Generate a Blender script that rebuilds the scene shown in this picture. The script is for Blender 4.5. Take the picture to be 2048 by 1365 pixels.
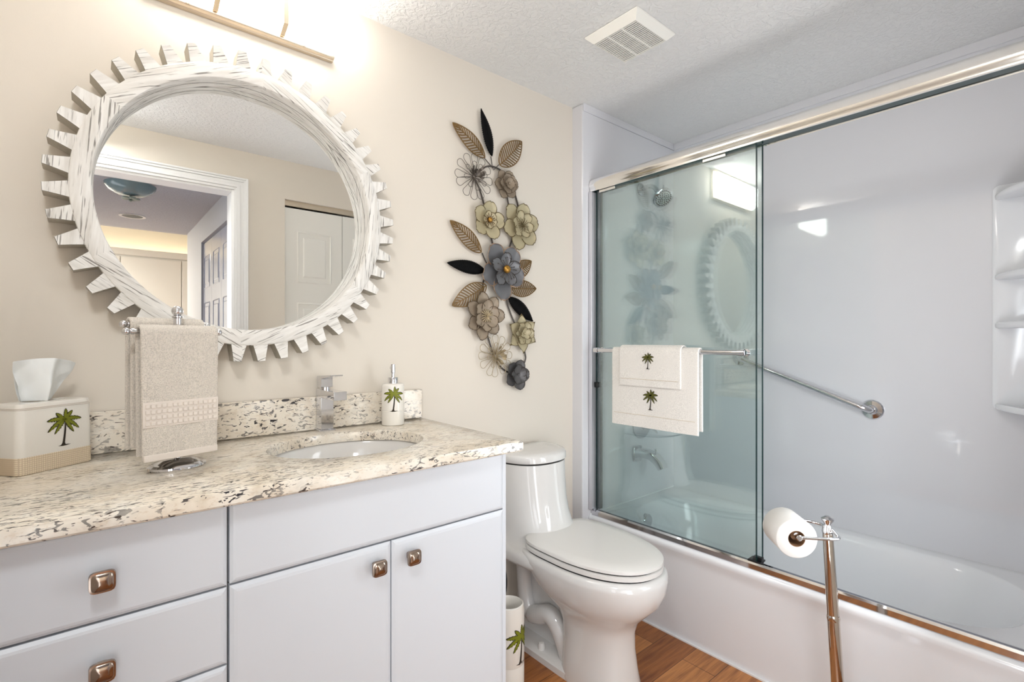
import bpy, bmesh, math, random
from mathutils import Vector, Matrix
random.seed(7)
for o in list(bpy.data.objects): bpy.data.objects.remove(o, do_unlink=True)
S = bpy.context.scene; COL = S.collection
PI = math.pi; sin = math.sin; cos = math.cos

# ------------------------------------------------------------------ camera
cam_d = bpy.data.cameras.new('camera'); cam = bpy.data.objects.new('camera', cam_d); COL.objects.link(cam)
cam_d.sensor_width = 36; cam_d.lens = 36*1000/2048; cam_d.clip_start = .01; cam_d.shift_y = .0003
cam.location = (0, -1.6, 1.17); cam.rotation_euler = (PI/2, 0, math.radians(49.8-90))
S.camera = cam
# ------------------------------------------------------------------ world, exposure, lights
W = bpy.data.worlds.new('world'); S.world = W; W.use_nodes = True
W.node_tree.nodes['Background'].inputs[0].default_value = (.9, .95, 1, 1)
W.node_tree.nodes['Background'].inputs[1].default_value = .5
S.view_settings.view_transform = 'Standard'; S.view_settings.look = 'None'
S.view_settings.exposure = 0.09; S.view_settings.gamma = 1; S.view_settings.use_curve_mapping = False
VANITY_EMIT = 19.0
def area(name, loc, rot, sx, sy, power, col):
    l = bpy.data.lights.new(name, 'AREA'); l.shape = 'RECTANGLE'; l.size = sx; l.size_y = sy
    l.energy = power; l.color = col
    o = bpy.data.objects.new(name, l); COL.objects.link(o); o.location = loc; o.rotation_euler = rot
    return o
area('hallway_fill', (-.40, -2.5, 1.2), (math.radians(97), 0, math.radians(-24)), .5, 1.6, 8, (.90, .94, 1))  # added fill through the doorway, unseen; no hall window behind it
area('side_fill', (-.25, -1.46, 1.15), (math.radians(97), 0, math.radians(-82)), .20, 1.8, 4, (.90, .95, 1))  # added fill beside the left wall, out of view, not a fixture
area('ceiling_fill', (-.12, -1.43, 2.22), (math.radians(32), 0, math.radians(-22)), .26, .3, 10, (.95, .98, 1))  # added fill under the ceiling, out of view; no ceiling lamp here
area('low_fill', (.82, -1.60, .62), (math.radians(95), 0, math.radians(-56)), .4, .75, 6, (.90, .95, 1))  # added low fill for apron and toilet, kept below the mirror's view
area('entry_fill', (1.55, -1.585, 1.35), (math.radians(106), 0, math.radians(-2)), .34, 1.6, 12, (.92, .96, 1))  # added fill for the shower side, hidden from frame and mirror
area('far_room_light', (-1.0, -5.4, 2.3), (0, 0, 0), .8, .6, 110, (1, .95, .86))

# ------------------------------------------------------------------ colour + materials
def lin(c):
    return tuple(((v/255)/12.92 if v/255 <= .04045 else ((v/255+.055)/1.055)**2.4) for v in c)
def newmat(name):
    m = bpy.data.materials.new(name); m.use_nodes = True
    nt = m.node_tree; return m, nt, nt.nodes['Principled BSDF']
def mat(name, c, rough=.5, metal=0, spec=.5, bump=None, sheen=0, coat=0, var=None):
    """bump=(scale, strength, distance); var=(scale, amount)"""
    m, nt, b = newmat(name); N = nt.nodes.new; L = nt.links.new
    col = lin(c)+(1,)
    b.inputs['Base Color'].default_value = col
    b.inputs['Roughness'].default_value = rough; b.inputs['Metallic'].default_value = metal
    b.inputs['Specular IOR Level'].default_value = spec
    if sheen: b.inputs['Sheen Weight'].default_value = sheen
    if coat: b.inputs['Coat Weight'].default_value = coat; b.inputs['Coat Roughness'].default_value = .05
    tc = N('ShaderNodeTexCoord')
    if var:
        n = N('ShaderNodeTexNoise'); n.inputs['Scale'].default_value = var[0]; n.inputs['Detail'].default_value = 4
        L(tc.outputs['Object'], n.inputs['Vector'])
        mx = N('ShaderNodeMix'); mx.data_type = 'RGBA'; mx.inputs['A'].default_value = col
        k = 1-var[1]; mx.inputs['B'].default_value = (col[0]*k, col[1]*k, col[2]*k, 1)
        L(n.outputs['Fac'], mx.inputs['Factor']); L(mx.outputs['Result'], b.inputs['Base Color'])
    if bump:
        n = N('ShaderNodeTexNoise'); n.inputs['Scale'].default_value = bump[0]; n.inputs['Detail'].default_value = 3
        L(tc.outputs['Object'], n.inputs['Vector'])
        bp = N('ShaderNodeBump'); bp.inputs['Strength'].default_value = bump[1]; bp.inputs['Distance'].default_value = bump[2]
        L(n.outputs['Fac'], bp.inputs['Height']); L(bp.outputs['Normal'], b.inputs['Normal'])
    return m
def ramp(nt, fac, stops, interp='LINEAR'):
    r = nt.nodes.new('ShaderNodeValToRGB'); r.color_ramp.interpolation = interp
    e = r.color_ramp.elements
    while len(e) < len(stops): e.new(.5)
    for i, (p, c) in enumerate(stops): e[i].position = p; e[i].color = c if len(c) == 4 else tuple(c)+(1,)
    nt.links.new(fac, r.inputs['Fac']); return r.outputs['Color']
def noise(nt, vec, scale, detail=3, rough=.5, dist=0):
    n = nt.nodes.new('ShaderNodeTexNoise'); n.inputs['Scale'].default_value = scale
    n.inputs['Detail'].default_value = detail; n.inputs['Roughness'].default_value = rough
    n.inputs['Distortion'].default_value = dist
    nt.links.new(vec, n.inputs['Vector']); return n.outputs['Fac']
def mapping(nt, vec, scale=(1, 1, 1), rot=(0, 0, 0), loc=(0, 0, 0)):
    n = nt.nodes.new('ShaderNodeMapping'); n.inputs['Scale'].default_value = scale
    n.inputs['Rotation'].default_value = rot; n.inputs['Location'].default_value = loc
    nt.links.new(vec, n.inputs['Vector']); return n.outputs['Vector']
def mixc(nt, f, a, b, mode='MIX'):
    n = nt.nodes.new('ShaderNodeMix'); n.data_type = 'RGBA'; n.blend_type = mode
    for k, v in (('Factor', f), ('A', a), ('B', b)):
        if isinstance(v, (int, float)): n.inputs[k].default_value = v
        elif isinstance(v, tuple): n.inputs[k].default_value = v if len(v) == 4 else v+(1,)
        else: nt.links.new(v, n.inputs[k])
    return n.outputs['Result']
def mul(nt, a, b):
    n = nt.nodes.new('ShaderNodeMath'); n.operation = 'MULTIPLY'
    for i, v in enumerate((a, b)):
        if isinstance(v, (int, float)): n.inputs[i].default_value = v
        else: nt.links.new(v, n.inputs[i])
    return n.outputs[0]
def objco(nt):
    return nt.nodes.new('ShaderNodeTexCoord').outputs['Object']
def bumpn(nt, b, h, strength, dist):
    bp = nt.nodes.new('ShaderNodeBump'); bp.inputs['Strength'].default_value = strength; bp.inputs['Distance'].default_value = dist
    nt.links.new(h, bp.inputs['Height']); nt.links.new(bp.outputs['Normal'], b.inputs['Normal'])

M = {}
M['wall'] = mat('painted wall', (225, 217, 205), .62, bump=(350, .10, .001))
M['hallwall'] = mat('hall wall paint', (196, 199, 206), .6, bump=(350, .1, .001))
def m_ceiling(name, c):
    m, nt, b = newmat(name); v = objco(nt)
    b.inputs['Base Color'].default_value = lin(c)+(1,); b.inputs['Roughness'].default_value = .7
    a = noise(nt, v, 42, 4, .55, 1.2)
    h = ramp(nt, a, [(.42, (0, 0, 0)), (.58, (1, 1, 1))])
    bumpn(nt, b, h, .55, .004); return m
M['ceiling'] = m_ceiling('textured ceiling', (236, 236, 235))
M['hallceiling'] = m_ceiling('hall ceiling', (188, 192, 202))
M['acrylic'] = mat('glossy white acrylic', (224, 224, 228), .05, spec=.9, var=(3, .02))
M['tub'] = mat('white enamel', (238, 239, 242), .12, spec=.6)
M['porcelain'] = mat('white porcelain', (226, 224, 221), .08, spec=.6)
M['seat'] = mat('toilet seat plastic', (230, 228, 224), .25)
M['cabinet'] = mat('white thermofoil', (213, 218, 225), .32)
M['dark'] = mat('dark gap', (30, 28, 28), .8)  # near-black stand-in for the shade in cabinet and toilet gaps
M['black'] = mat('black rubber and shade', (12, 14, 16), .4)  # rubber parts; also stands for the shade in the vent opening
M['chrome'] = mat('chrome', (218, 218, 221), .06, 1)
M['brightchrome'] = mat('bright chrome', (245, 243, 240), .12, 1)
M['nickel'] = mat('polished nickel knob', (165, 150, 138), .14, 1)
M['brushed'] = mat('brushed nickel', (214, 200, 180), .35, 1)
M['alu'] = mat('satin aluminium', (222, 221, 226), .3, .4)
M['white'] = mat('white painted wood', (240, 240, 240), .35)
M['doorw'] = mat('white moulded door', (238, 236, 230), .4)
M['hallbifold'] = mat('glossy blue grey door', (176, 184, 204), .18)
M['ventw'] = mat('white plastic vent', (243, 241, 234), .4)
M['ceramic'] = mat('white ceramic', (240, 236, 228), .16)
M['ceramicgrey'] = mat('pale stone ceramic', (226, 220, 212), .45, bump=(160, .2, .002))
M['paper'] = mat('toilet paper', (228, 226, 222), .9, bump=(220, .12, .0008))
M['tissue'] = mat('facial tissue', (244, 247, 247), .85, bump=(80, .1, .001))
M['card'] = mat('cardboard core', (150, 112, 80), .9)
M['gold'] = mat('antique gold metal', (136, 106, 62), .42, .3, var=(30, .35))
M['golddark'] = mat('gold brown edge', (112, 84, 50), .5, .5)
M['goldball'] = mat('gold button', (176, 132, 62), .3, .85)
M['blackmetal'] = mat('black metal leaf', (3, 3, 4), .7, 0, spec=.15)
M['wire_grey'] = mat('grey wire', (112, 104, 96), .4, .6)
M['wire_cream'] = mat('cream wire', (176, 160, 130), .45, .4)
M['taupe'] = mat('taupe enamel petal', (162, 146, 126), .45, .15, var=(24, .25))
M['taupeedge'] = mat('taupe petal edge', (92, 76, 58), .5, .3)
M['cream'] = mat('cream enamel petal', (196, 184, 150), .4, .15, var=(20, .25))
M['creamedge'] = mat('cream petal edge', (104, 90, 58), .5, .3)
M['greyp'] = mat('blue grey enamel petal', (122, 122, 125), .34, .2, var=(16, .3))
M['greyedge'] = mat('copper petal edge', (160, 132, 108), .4, .4)
M['charcoal'] = mat('charcoal enamel petal', (98, 96, 96), .38, .3, var=(20, .25))
M['charedge'] = mat('charcoal petal edge', (62, 58, 54), .5, .4)
M['stem'] = mat('dark stem', (84, 78, 74), .4, .6)
M['palmgreen'] = mat('palm frond green', (132, 138, 26), .5, var=(60, .3))
M['palmdark'] = mat('palm outline brown', (44, 34, 22), .6)
M['threadgreen'] = mat('embroidered green', (98, 98, 30), .8, var=(200, .4))
M['bulb'], nt, b = newmat('lit frosted glass')
b.inputs['Base Color'].default_value = (.9, .9, .9, 1)
b.inputs['Emission Color'].default_value = (1, .955, .90, 1); b.inputs['Emission Strength'].default_value = VANITY_EMIT
M['cove'], nt, b = newmat('lit cove lamp')
b.inputs['Emission Color'].default_value = (1, .86, .62, 1); b.inputs['Emission Strength'].default_value = 7
M['bowlglass'] = mat('pale teal glass bowl', (120, 140, 142), .2, spec=.6)

def m_mirror():
    m, nt, b = newmat('mirror silver')
    b.inputs['Base Color'].default_value = (.93, .94, .93, 1); b.inputs['Metallic'].default_value = 1
    b.inputs['Roughness'].default_value = .005; return m
M['mirror'] = m_mirror()

def m_glass():
    m, nt, b = newmat('green tinted glass'); nt.nodes.remove(b)
    N = nt.nodes.new; L = nt.links.new
    out = nt.nodes['Material Output']
    geo = N('ShaderNodeNewGeometry')
    ior = N('ShaderNodeMix'); ior.data_type = 'FLOAT'; ior.inputs['A'].default_value = 1.85; ior.inputs['B'].default_value = 1/1.85
    L(geo.outputs['Backfacing'], ior.inputs['Factor'])
    fr = N('ShaderNodeFresnel'); L(ior.outputs['Result'], fr.inputs['IOR'])
    t = N('ShaderNodeBsdfTransparent'); t.inputs['Color'].default_value = (.935, .977, .968, 1)
    g = N('ShaderNodeBsdfGlossy'); g.inputs['Roughness'].default_value = .0; g.inputs['Color'].default_value = (1, 1, 1, 1)
    mx = N('ShaderNodeMixShader'); L(fr.outputs[0], mx.inputs[0]); L(t.outputs[0], mx.inputs[1]); L(g.outputs[0], mx.inputs[2])
    L(mx.outputs[0], out.inputs['Surface']); return m
M['glass'] = m_glass()
M['glassedge'] = mat('dark teal glass edge', (22, 50, 50), .1, spec=.6)
M['glassseal'] = mat('clear grey seal', (150, 160, 162), .2)

def m_floor():
    m, nt, b = newmat('warm oak floor planks'); v = objco(nt)
    br = nt.nodes.new('ShaderNodeTexBrick'); nt.links.new(v, br.inputs['Vector'])
    br.offset = .37; br.inputs['Scale'].default_value = 1
    br.inputs['Brick Width'].default_value = .9; br.inputs['Row Height'].default_value = .125
    br.inputs['Mortar Size'].default_value = .0012; br.inputs['Mortar Smooth'].default_value = .3
    br.inputs['Color1'].default_value = lin((196, 132, 74))+(1,); br.inputs['Color2'].default_value = lin((150, 88, 42))+(1,)
    br.inputs['Mortar'].default_value = lin((78, 44, 22))+(1,)
    g = noise(nt, mapping(nt, v, (3, 42, 1)), 1.6, 6, .6, .6)
    c = mixc(nt, .75, br.outputs['Color'], ramp(nt, g, [(.3, lin((150, 120, 100))), (.62, (1, 1, 1))]), 'MULTIPLY')
    nt.links.new(c, b.inputs['Base Color']); b.inputs['Roughness'].default_value = .3
    bumpn(nt, b, g, .1, .001); return m
M['floor'] = m_floor()

def m_granite():
    m, nt, b = newmat('cream speckled granite'); v = objco(nt)
    base = ramp(nt, noise(nt, v, 9, 5, .6, .5), [(.32, lin((212, 199, 179))), (.45, lin((230, 220, 204))), (.66, lin((239, 233, 222)))])
    # grey translucent patches
    gm = ramp(nt, noise(nt, mapping(nt, v, (14, 26, 30), (0, 0, .12)), 1, 4, .6, .8), [(.54, (0, 0, 0)), (.66, (1, 1, 1))])
    c = mixc(nt, mul(nt, gm, .3), base, lin((184, 178, 166)))
    # tan grain
    tn = ramp(nt, noise(nt, mapping(nt, v, (60, 130, 130)), 1, 4, .7), [(.56, (0, 0, 0)), (.63, (1, 1, 1))])
    c = mixc(nt, mul(nt, tn, .3), c, lin((196, 170, 138)))
    # dark elongated flecks, denser in drifts
    drift = ramp(nt, noise(nt, mapping(nt, v, (3.5, 8, 10), loc=(3, 1, 0)), 1, 3, .6), [(.34, (0, 0, 0)), (.62, (1, 1, 1))])
    f1 = noise(nt, mapping(nt, v, (42, 190, 130), (0, .25, .10)), 1, 2.5, .55, 1.3)
    f1r = ramp(nt, f1, [(.63, (0, 0, 0)), (.67, (1, 1, 1))])
    f2 = noise(nt, mapping(nt, v, (50, 200, 100), (0, -.3, .06), (5, 2, 7)), 1, 2, .5, 1.0)
    f2r = ramp(nt, f2, [(.575, (0, 0, 0)), (.61, (1, 1, 1))])
    c = mixc(nt, f1r, c, lin((70, 60, 54)))
    c = mixc(nt, mul(nt, f2r, drift), c, lin((38, 36, 42)))
    nt.links.new(c, b.inputs['Base Color']); b.inputs['Roughness'].default_value = .13
    b.inputs['Specular IOR Level'].default_value = .55
    return m
M['granite'] = m_granite()

def m_whitewash():
    m, nt, b = newmat('distressed whitewashed wood')
    uv = nt.nodes.new('ShaderNodeTexCoord').outputs['UV']
    st = noise(nt, mapping(nt, uv, (12, 260, 1), (0, 0, .42)), 1, 2, .5, .3)
    mask = ramp(nt, noise(nt, mapping(nt, uv, (9, 14, 1), loc=(4, 2, 0)), 1, 3, .6), [(.36, (0, 0, 0)), (.52, (1, 1, 1))])
    s = ramp(nt, st, [(.59, (0, 0, 0)), (.63, (1, 1, 1))])
    f = mul(nt, s, mask)
    soft = ramp(nt, noise(nt, mapping(nt, uv, (6, 60, 1)), 1, 5, .6), [(.3, lin((216, 212, 205))), (.6, lin((240, 238, 234)))])
    c = mixc(nt, mul(nt, f, .75), soft, lin((92, 84, 76)))
    nt.links.new(c, b.inputs['Base Color']); b.inputs['Roughness'].default_value = .6
    inv = nt.nodes.new('ShaderNodeMath'); inv.operation = 'SUBTRACT'; inv.inputs[0].default_value = 1; nt.links.new(f, inv.inputs[1])
    bumpn(nt, b, inv.outputs[0], .5, .001); return m
M['whitewash'] = m_whitewash()
M['woodend'] = mat('weathered tooth edge', (205, 198, 184), .7, var=(90, .35))
M['groove'] = mat('dark groove line', (70, 62, 54), .7)

def m_terry(name, c, sc=420, st=.9):
    m, nt, b = newmat(name); v = objco(nt)
    n = noise(nt, v, sc, 2, .6)
    cc = lin(c)
    col = ramp(nt, n, [(.32, tuple(x*.74 for x in cc)), (.6, cc)])
    nt.links.new(col, b.inputs['Base Color']); b.inputs['Roughness'].default_value = .95
    b.inputs['Sheen Weight'].default_value = .3
    bumpn(nt, b, n, st, .003); return m
M['terry'] = m_terry('beige terry cloth', (224, 215, 203))
M['whiteterry'] = m_terry('white terry cloth', (250, 246, 240), 500, .35)
M['band'] = mat('woven band', (222, 212, 202), .85)
M['hem'] = mat('cream hem seam', (214, 202, 184), .9)
def m_weave():
    m, nt, b = newmat('woven cream band'); v = objco(nt)
    w1 = nt.nodes.new('ShaderNodeTexWave'); w1.bands_direction = 'X'; w1.inputs['Scale'].default_value = 75; nt.links.new(v, w1.inputs['Vector'])
    w2 = nt.nodes.new('ShaderNodeTexWave'); w2.bands_direction = 'Z'; w2.inputs['Scale'].default_value = 75; nt.links.new(v, w2.inputs['Vector'])
    f = mul(nt, w1.outputs['Fac'], w2.outputs['Fac'])
    c = ramp(nt, f, [(0, lin((206, 186, 158))), (.5, lin((238, 222, 196)))])
    nt.links.new(c, b.inputs['Base Color']); b.inputs['Roughness'].default_value = .6
    bumpn(nt, b, f, .6, .001); return m
M['weave'] = m_weave()

# ------------------------------------------------------------------ mesh builder
class MB:
    def __init__(s): s.v = []; s.f = []; s.m = []; s.T = Matrix.Identity(4); s.mi = 0; s.uvf = None
    def add(s, vs, fs):
        o = len(s.v)
        s.v += [tuple(s.T @ Vector(p)) for p in vs]
        for f in fs: s.f.append(tuple(i+o for i in f)); s.m.append(s.mi)
        return s
    def box(s, x0, x1, y0, y1, z0, z1):
        v = [(x, y, z) for x in (x0, x1) for y in (y0, y1) for z in (z0, z1)]
        return s.add(v, [(0, 1, 3, 2), (4, 6, 7, 5), (0, 4, 5, 1), (2, 3, 7, 6), (0, 2, 6, 4), (1, 5, 7, 3)])
    def loft(s, rings, cap0=True, cap1=True, closed=True):
        n = len(rings[0]); vs = [p for r in rings for p in r]; fs = []
        for i in range(len(rings)-1):
            for j in range(n if closed else n-1):
                k = (j+1) % n
                fs.append((i*n+j, i*n+k, (i+1)*n+k, (i+1)*n+j))
        if cap0: fs.append(tuple(range(n))[::-1])
        if cap1: fs.append(tuple((len(rings)-1)*n+j for j in range(n)))
        return s.add(vs, fs)
    def lathe(s, prof, c=(0, 0, 0), ax='z', seg=32, cap=True):
        rings = []
        for r, h in prof:
            R = []
            for k in range(seg):
                a = 2*PI*k/seg; x, y = r*cos(a), r*sin(a)
                p = {'z': (x, y, h), 'y': (x, h, y), 'x': (h, x, y)}[ax]
                R.append((p[0]+c[0], p[1]+c[1], p[2]+c[2]))
            rings.append(R)
        return s.loft(rings, cap, cap)
    def tube(s, pts, r, seg=12, cap=True, closed=False):
        pts = [Vector(p) for p in pts]; n = len(pts)
        rr = r if isinstance(r, (list, tuple)) else [r]*n
        rings = []; up = None
        for i, p in enumerate(pts):
            if closed: t = pts[(i+1) % n]-pts[i-1]
            else: t = pts[min(i+1, n-1)]-pts[max(i-1, 0)]
            t.normalize()
            if up is None:
                up = Vector((0, 0, 1)) if abs(t.z) < .9 else Vector((1, 0, 0))
            u = (up-t*up.dot(t))
            if u.length < 1e-6: u = t.orthogonal()
            u.normalize(); up = u; w = t.cross(u)
            rings.append([tuple(p+(u*cos(2*PI*k/seg)+w*sin(2*PI*k/seg))*rr[i]) for k in range(seg)])
        if closed: rings.append(rings[0]); return s.loft(rings, False, False)
        return s.loft(rings, cap, cap)
    def prism(s, out, z0, z1, ax='z'):
        def P(a, b, h): return {'z': (a, b, h), 'y': (a, h, b), 'x': (h, a, b)}[ax]
        return s.loft([[P(a, b, z0) for a, b in out], [P(a, b, z1) for a, b in out]])
    def sphere(s, c, r, seg=20, sc=(1, 1, 1)):
        rings = []
        for i in range(1, 12):
            t = PI*i/12
            rings.append([(c[0]+r*sc[0]*sin(t)*cos(2*PI*k/seg), c[1]+r*sc[1]*sin(t)*sin(2*PI*k/seg), c[2]-r*sc[2]*cos(t)) for k in range(seg)])
        return s.loft(rings)
    def grid(s, fn, nu, nv, flip=False):
        vs = [fn(i/nu, j/nv) for j in range(nv+1) for i in range(nu+1)]
        fs = []
        for j in range(nv):
            for i in range(nu):
                a = j*(nu+1)+i; q = (a, a+1, a+nu+2, a+nu+1)
                fs.append(q[::-1] if flip else q)
        return s.add(vs, fs)
def spline(pts, n=8, closed=False):
    P = [Vector(p) for p in pts]; out = []; m = len(P)
    for i in range(m if closed else m-1):
        if closed: a, b, c, d = P[i-1], P[i], P[(i+1) % m], P[(i+2) % m]
        else: a, b, c, d = P[max(i-1, 0)], P[i], P[i+1], P[min(i+2, m-1)]
        for k in range(n):
            t = k/n
            out.append(.5*((2*b)+(c-a)*t+(2*a-5*b+4*c-d)*t*t+(3*b-a-3*c+d)*t**3))
    if not closed: out.append(P[-1])
    return out
def rrect(w, d, r, n=6, cx=0, cy=0):
    """rounded rectangle outline, full width w, full depth d"""
    o = []
    for qx, qy, a0 in ((1, 1, 0), (-1, 1, 90), (-1, -1, 180), (1, -1, 270)):
        for k in range(n+1):
            a = math.radians(a0+90*k/n)
            o.append((cx+qx*(w/2-r)+r*cos(a), cy+qy*(d/2-r)+r*sin(a)))
    return o
def superell(cx, cy, a, b, p, n=48):
    o = []
    for k in range(n):
        t = 2*PI*k/n; c, s_ = cos(t), sin(t)
        o.append((cx+a*math.copysign(abs(c)**(2/p), c), cy+b*math.copysign(abs(s_)**(2/p), s_)))
    return o

def obj(name, mb, m, parent=None, bev=0, smooth=True, ang=38, world=False, sub=0, solid=0, bseg=2):
    """link one mesh object. world=True: the vertices are in room coordinates"""
    vs = mb.v
    loc = Vector((0, 0, 0))
    if parent is not None and world:
        off = Vector((0, 0, 0)); q = parent
        while q is not None: off += q.location; q = q.parent
        vs = [tuple(Vector(v)-off) for v in vs]
    elif parent is None:
        xs = [v[0] for v in vs]; ys = [v[1] for v in vs]; zs = [v[2] for v in vs]
        loc = Vector(((min(xs)+max(xs))/2, (min(ys)+max(ys))/2, min(zs)))
        vs = [tuple(Vector(v)-loc) for v in vs]
    me = bpy.data.meshes.new(name); me.from_pydata(vs, [], mb.f)
    ms = m if isinstance(m, (list, tuple)) else [m]
    for x in ms: me.materials.append(M[x] if isinstance(x, str) else x)
    me.polygons.foreach_set('material_index', mb.m)
    bm = bmesh.new(); bm.from_mesh(me)
    bmesh.ops.remove_doubles(bm, verts=bm.verts, dist=1e-6)
    bmesh.ops.recalc_face_normals(bm, faces=bm.faces)
    bm.to_mesh(me); bm.free()
    if smooth:
        me.polygons.foreach_set('use_smooth', [True]*len(me.polygons))
        me.set_sharp_from_angle(angle=math.radians(ang))
    o = bpy.data.objects.new(name, me); COL.objects.link(o); o.location = loc
    if parent is not None: o.parent = parent
    if solid:
        d = o.modifiers.new('solid', 'SOLIDIFY'); d.thickness = solid; d.offset = 0
    if bev:
        d = o.modifiers.new('bevel', 'BEVEL'); d.width = bev; d.segments = bseg; d.limit_method = 'ANGLE'; d.angle_limit = math.radians(40)
    if sub:
        d = o.modifiers.new('sub', 'SUBSURF'); d.levels = sub; d.render_levels = sub
    return o
def thing(name, loc, label, cat, group=None, rz=0):
    o = bpy.data.objects.new(name, None); COL.objects.link(o); o.location = loc; o.rotation_euler = (0, 0, rz)
    o.empty_display_size = .05
    return tag(o, label, cat, group)
def tag(o, label, cat, group=None):
    o['label'] = label; o['category'] = cat
    if group: o['group'] = group
    return o
def struct(name, mb, m, label, cat, bev=0, smooth=False, **k):
    o = obj(name, mb, m, None, bev=bev, smooth=smooth, **k); o['kind'] = 'structure'; o['label'] = label; o['category'] = cat
    return o
def B(*a): return MB().box(*a)

CT = .895          # counter top height
ZC = 2.26          # ceiling
# ------------------------------------------------------------------ room shell
struct('floor', B(-.4, 2.6, -6.6, .15, -.05, 0), 'floor', 'warm orange-brown wood plank floor under the toilet', 'floor')
struct('ceiling', B(-.4, 2.6, -1.74, .15, ZC, ZC+.05), 'ceiling', 'white knockdown-textured bathroom ceiling', 'ceiling')
struct('wall_back', B(-.4, 1.722, 0, .12, 0, ZC), 'wall', 'beige painted wall behind the vanity, mirror and toilet', 'wall')
struct('wall_left', B(-.40, -.27, -1.74, 0, 0, ZC), 'wall', 'beige side wall at the left end of the vanity', 'wall')
mb = MB()
mb.box(-.27, -.17, -1.74, -1.62, 0, ZC); mb.box(.626, .90, -1.74, -1.62, 0, ZC)
mb.box(-.17, .626, -1.74, -1.62, 2.03, ZC); mb.box(.90, 1.62, -1.74, -1.62, 2.03, ZC); mb.box(1.62, 1.722, -1.74, -1.62, 0, ZC)
struct('wall_front', mb, 'wall', 'beige wall with doorway and closet opening, seen in the round mirror', 'wall')
struct('wall_closet', B(.9, 1.62, -1.76, -1.745, 0, 2.05), 'dark', 'dark closet interior behind the bifold door, seen in the mirror', 'wall')
# shower alcove shell
struct('wall_alcove', B(1.722, 2.6, -.062, .12, 0, ZC), 'acrylic', 'glossy white shower end panel behind the shower head', 'wall', bev=.006)
struct('wall_right', B(2.47, 2.6, -1.74, -.062, 0, ZC), 'acrylic', 'long glossy white shower wall panel behind the grab bar', 'wall')
struct('wall_alcove_front', B(1.722, 2.47, -1.74, -1.59, 0, ZC), 'acrylic', 'white shower end panel at the right edge beside the corner shelves', 'wall')
mb = MB(); mb.box(1.724, 2.47, -.068, -.062, ZC-.035, ZC); mb.box(2.462, 2.47, -1.59, -.068, ZC-.035, ZC)
struct('trim_1', mb, 'acrylic', 'slim white trim strip along the top of the shower panels', 'trim', bev=.0015)
struct('trim_2', B(1.774, 2.47, -.0645, -.062, .36, .372), 'white', 'thin caulk line where the shower panel meets the tub', 'trim')
mb = MB(); mb.box(1.7655, 1.773, -1.59, -.07, 0, .006)
struct('trim_3', mb, 'white', 'white caulk line along the foot of the bathtub apron', 'trim')
# doorway casing (stepped profile), seen in the mirror
mb = MB()
for i, (a, b_, t) in enumerate(((0, .014, .010), (.014, .030, .016), (.030, .048, .013), (.048, .060, .018), (.060, .070, .022))):
    mb.box(.626+a, .626+b_, -1.62, -1.62+t, 0, 2.03+b_)
    mb.box(-.17-b_, .626+a, -1.62, -1.62+t, 2.03+a, 2.03+b_)
    mb.box(-.17-b_, -.17-a, -1.62, -1.62+t, 0, 2.03+a)
mb.box(.614, .626, -1.74, -1.62, 0, 2.03); mb.box(-.17, .614, -1.74, -1.62, 2.018, 2.03); mb.box(-.17, -.158, -1.74, -1.62, 0, 2.018)
struct('trim_4', mb, 'white', 'stepped white casing around the doorway, seen in the round mirror', 'trim', bev=.002)

# moulded panel door leaf, local: x 0..w, z 0..h, front face at y=0 facing +y
def door_leaf(w, h, panels, m, name, label, x0, y0, z0, parent=None):
    mb = MB(); mb.box(0, w, -.03, 0, 0, h)
    for (a, b_, c, d) in panels:
        rings = [[(a, 0, c), (b_, 0, c), (b_, 0, d), (a, 0, d)]]
        for ins, dy in ((.008, .004), (.018, -.010), (.044, .004), (.048, .004)):
            rings.append([(a+ins, dy, c+ins), (b_-ins, dy, c+ins), (b_-ins, dy, d-ins), (a+ins, dy, d-ins)])
        mb.loft(rings, False, True)
    o = obj(name, mb, m, parent, smooth=False)
    return o
closet = bpy.data.objects.new('door_1', None); COL.objects.link(closet); closet.location = (.905, -1.64, .01)
closet['kind'] = 'structure'; closet['label'] = 'white moulded bifold closet door, right side of the round mirror reflection'; closet['category'] = 'door'
for k in range(2):
    lw = .352
    p = [(.07, .07+.215, 1.52, 1.84), (.07, .285, .84, 1.40), (.07, .285, .12, .72)]
    l = door_leaf(lw, 1.975, p, 'doorw', 'door_leaf', '', 0, 0, 0, closet); l.location = (k*(lw+.003), 0, 0)
obj('top_track', B(0, .71, -.025, .0, 1.987, 2.02), 'brushed', closet)

# hallway and far room, seen only in the mirror
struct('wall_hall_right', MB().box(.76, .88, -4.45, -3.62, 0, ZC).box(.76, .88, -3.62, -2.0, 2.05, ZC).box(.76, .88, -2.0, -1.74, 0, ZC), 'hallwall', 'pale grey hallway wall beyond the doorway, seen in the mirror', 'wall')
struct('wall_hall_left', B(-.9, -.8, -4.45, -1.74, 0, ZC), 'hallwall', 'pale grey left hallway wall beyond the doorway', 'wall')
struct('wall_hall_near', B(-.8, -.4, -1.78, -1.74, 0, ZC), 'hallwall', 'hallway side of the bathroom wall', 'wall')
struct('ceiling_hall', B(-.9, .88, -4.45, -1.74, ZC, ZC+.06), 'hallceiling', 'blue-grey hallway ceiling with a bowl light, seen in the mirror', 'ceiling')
struct('wall_far', B(-1.6, 1.6, -6.7, -6.55, 0, 2.75), 'wall', 'warm lit wall above the wardrobe, seen in the mirror', 'wall')
struct('wall_far_left', B(-1.7, -1.6, -6.7, -4.45, 0, 2.75), 'wall', 'side wall of the far room', 'wall')
struct('wall_far_right', B(1.6, 1.7, -6.7, -4.45, 0, 2.75), 'wall', 'other side wall of the far room', 'wall')
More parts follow.
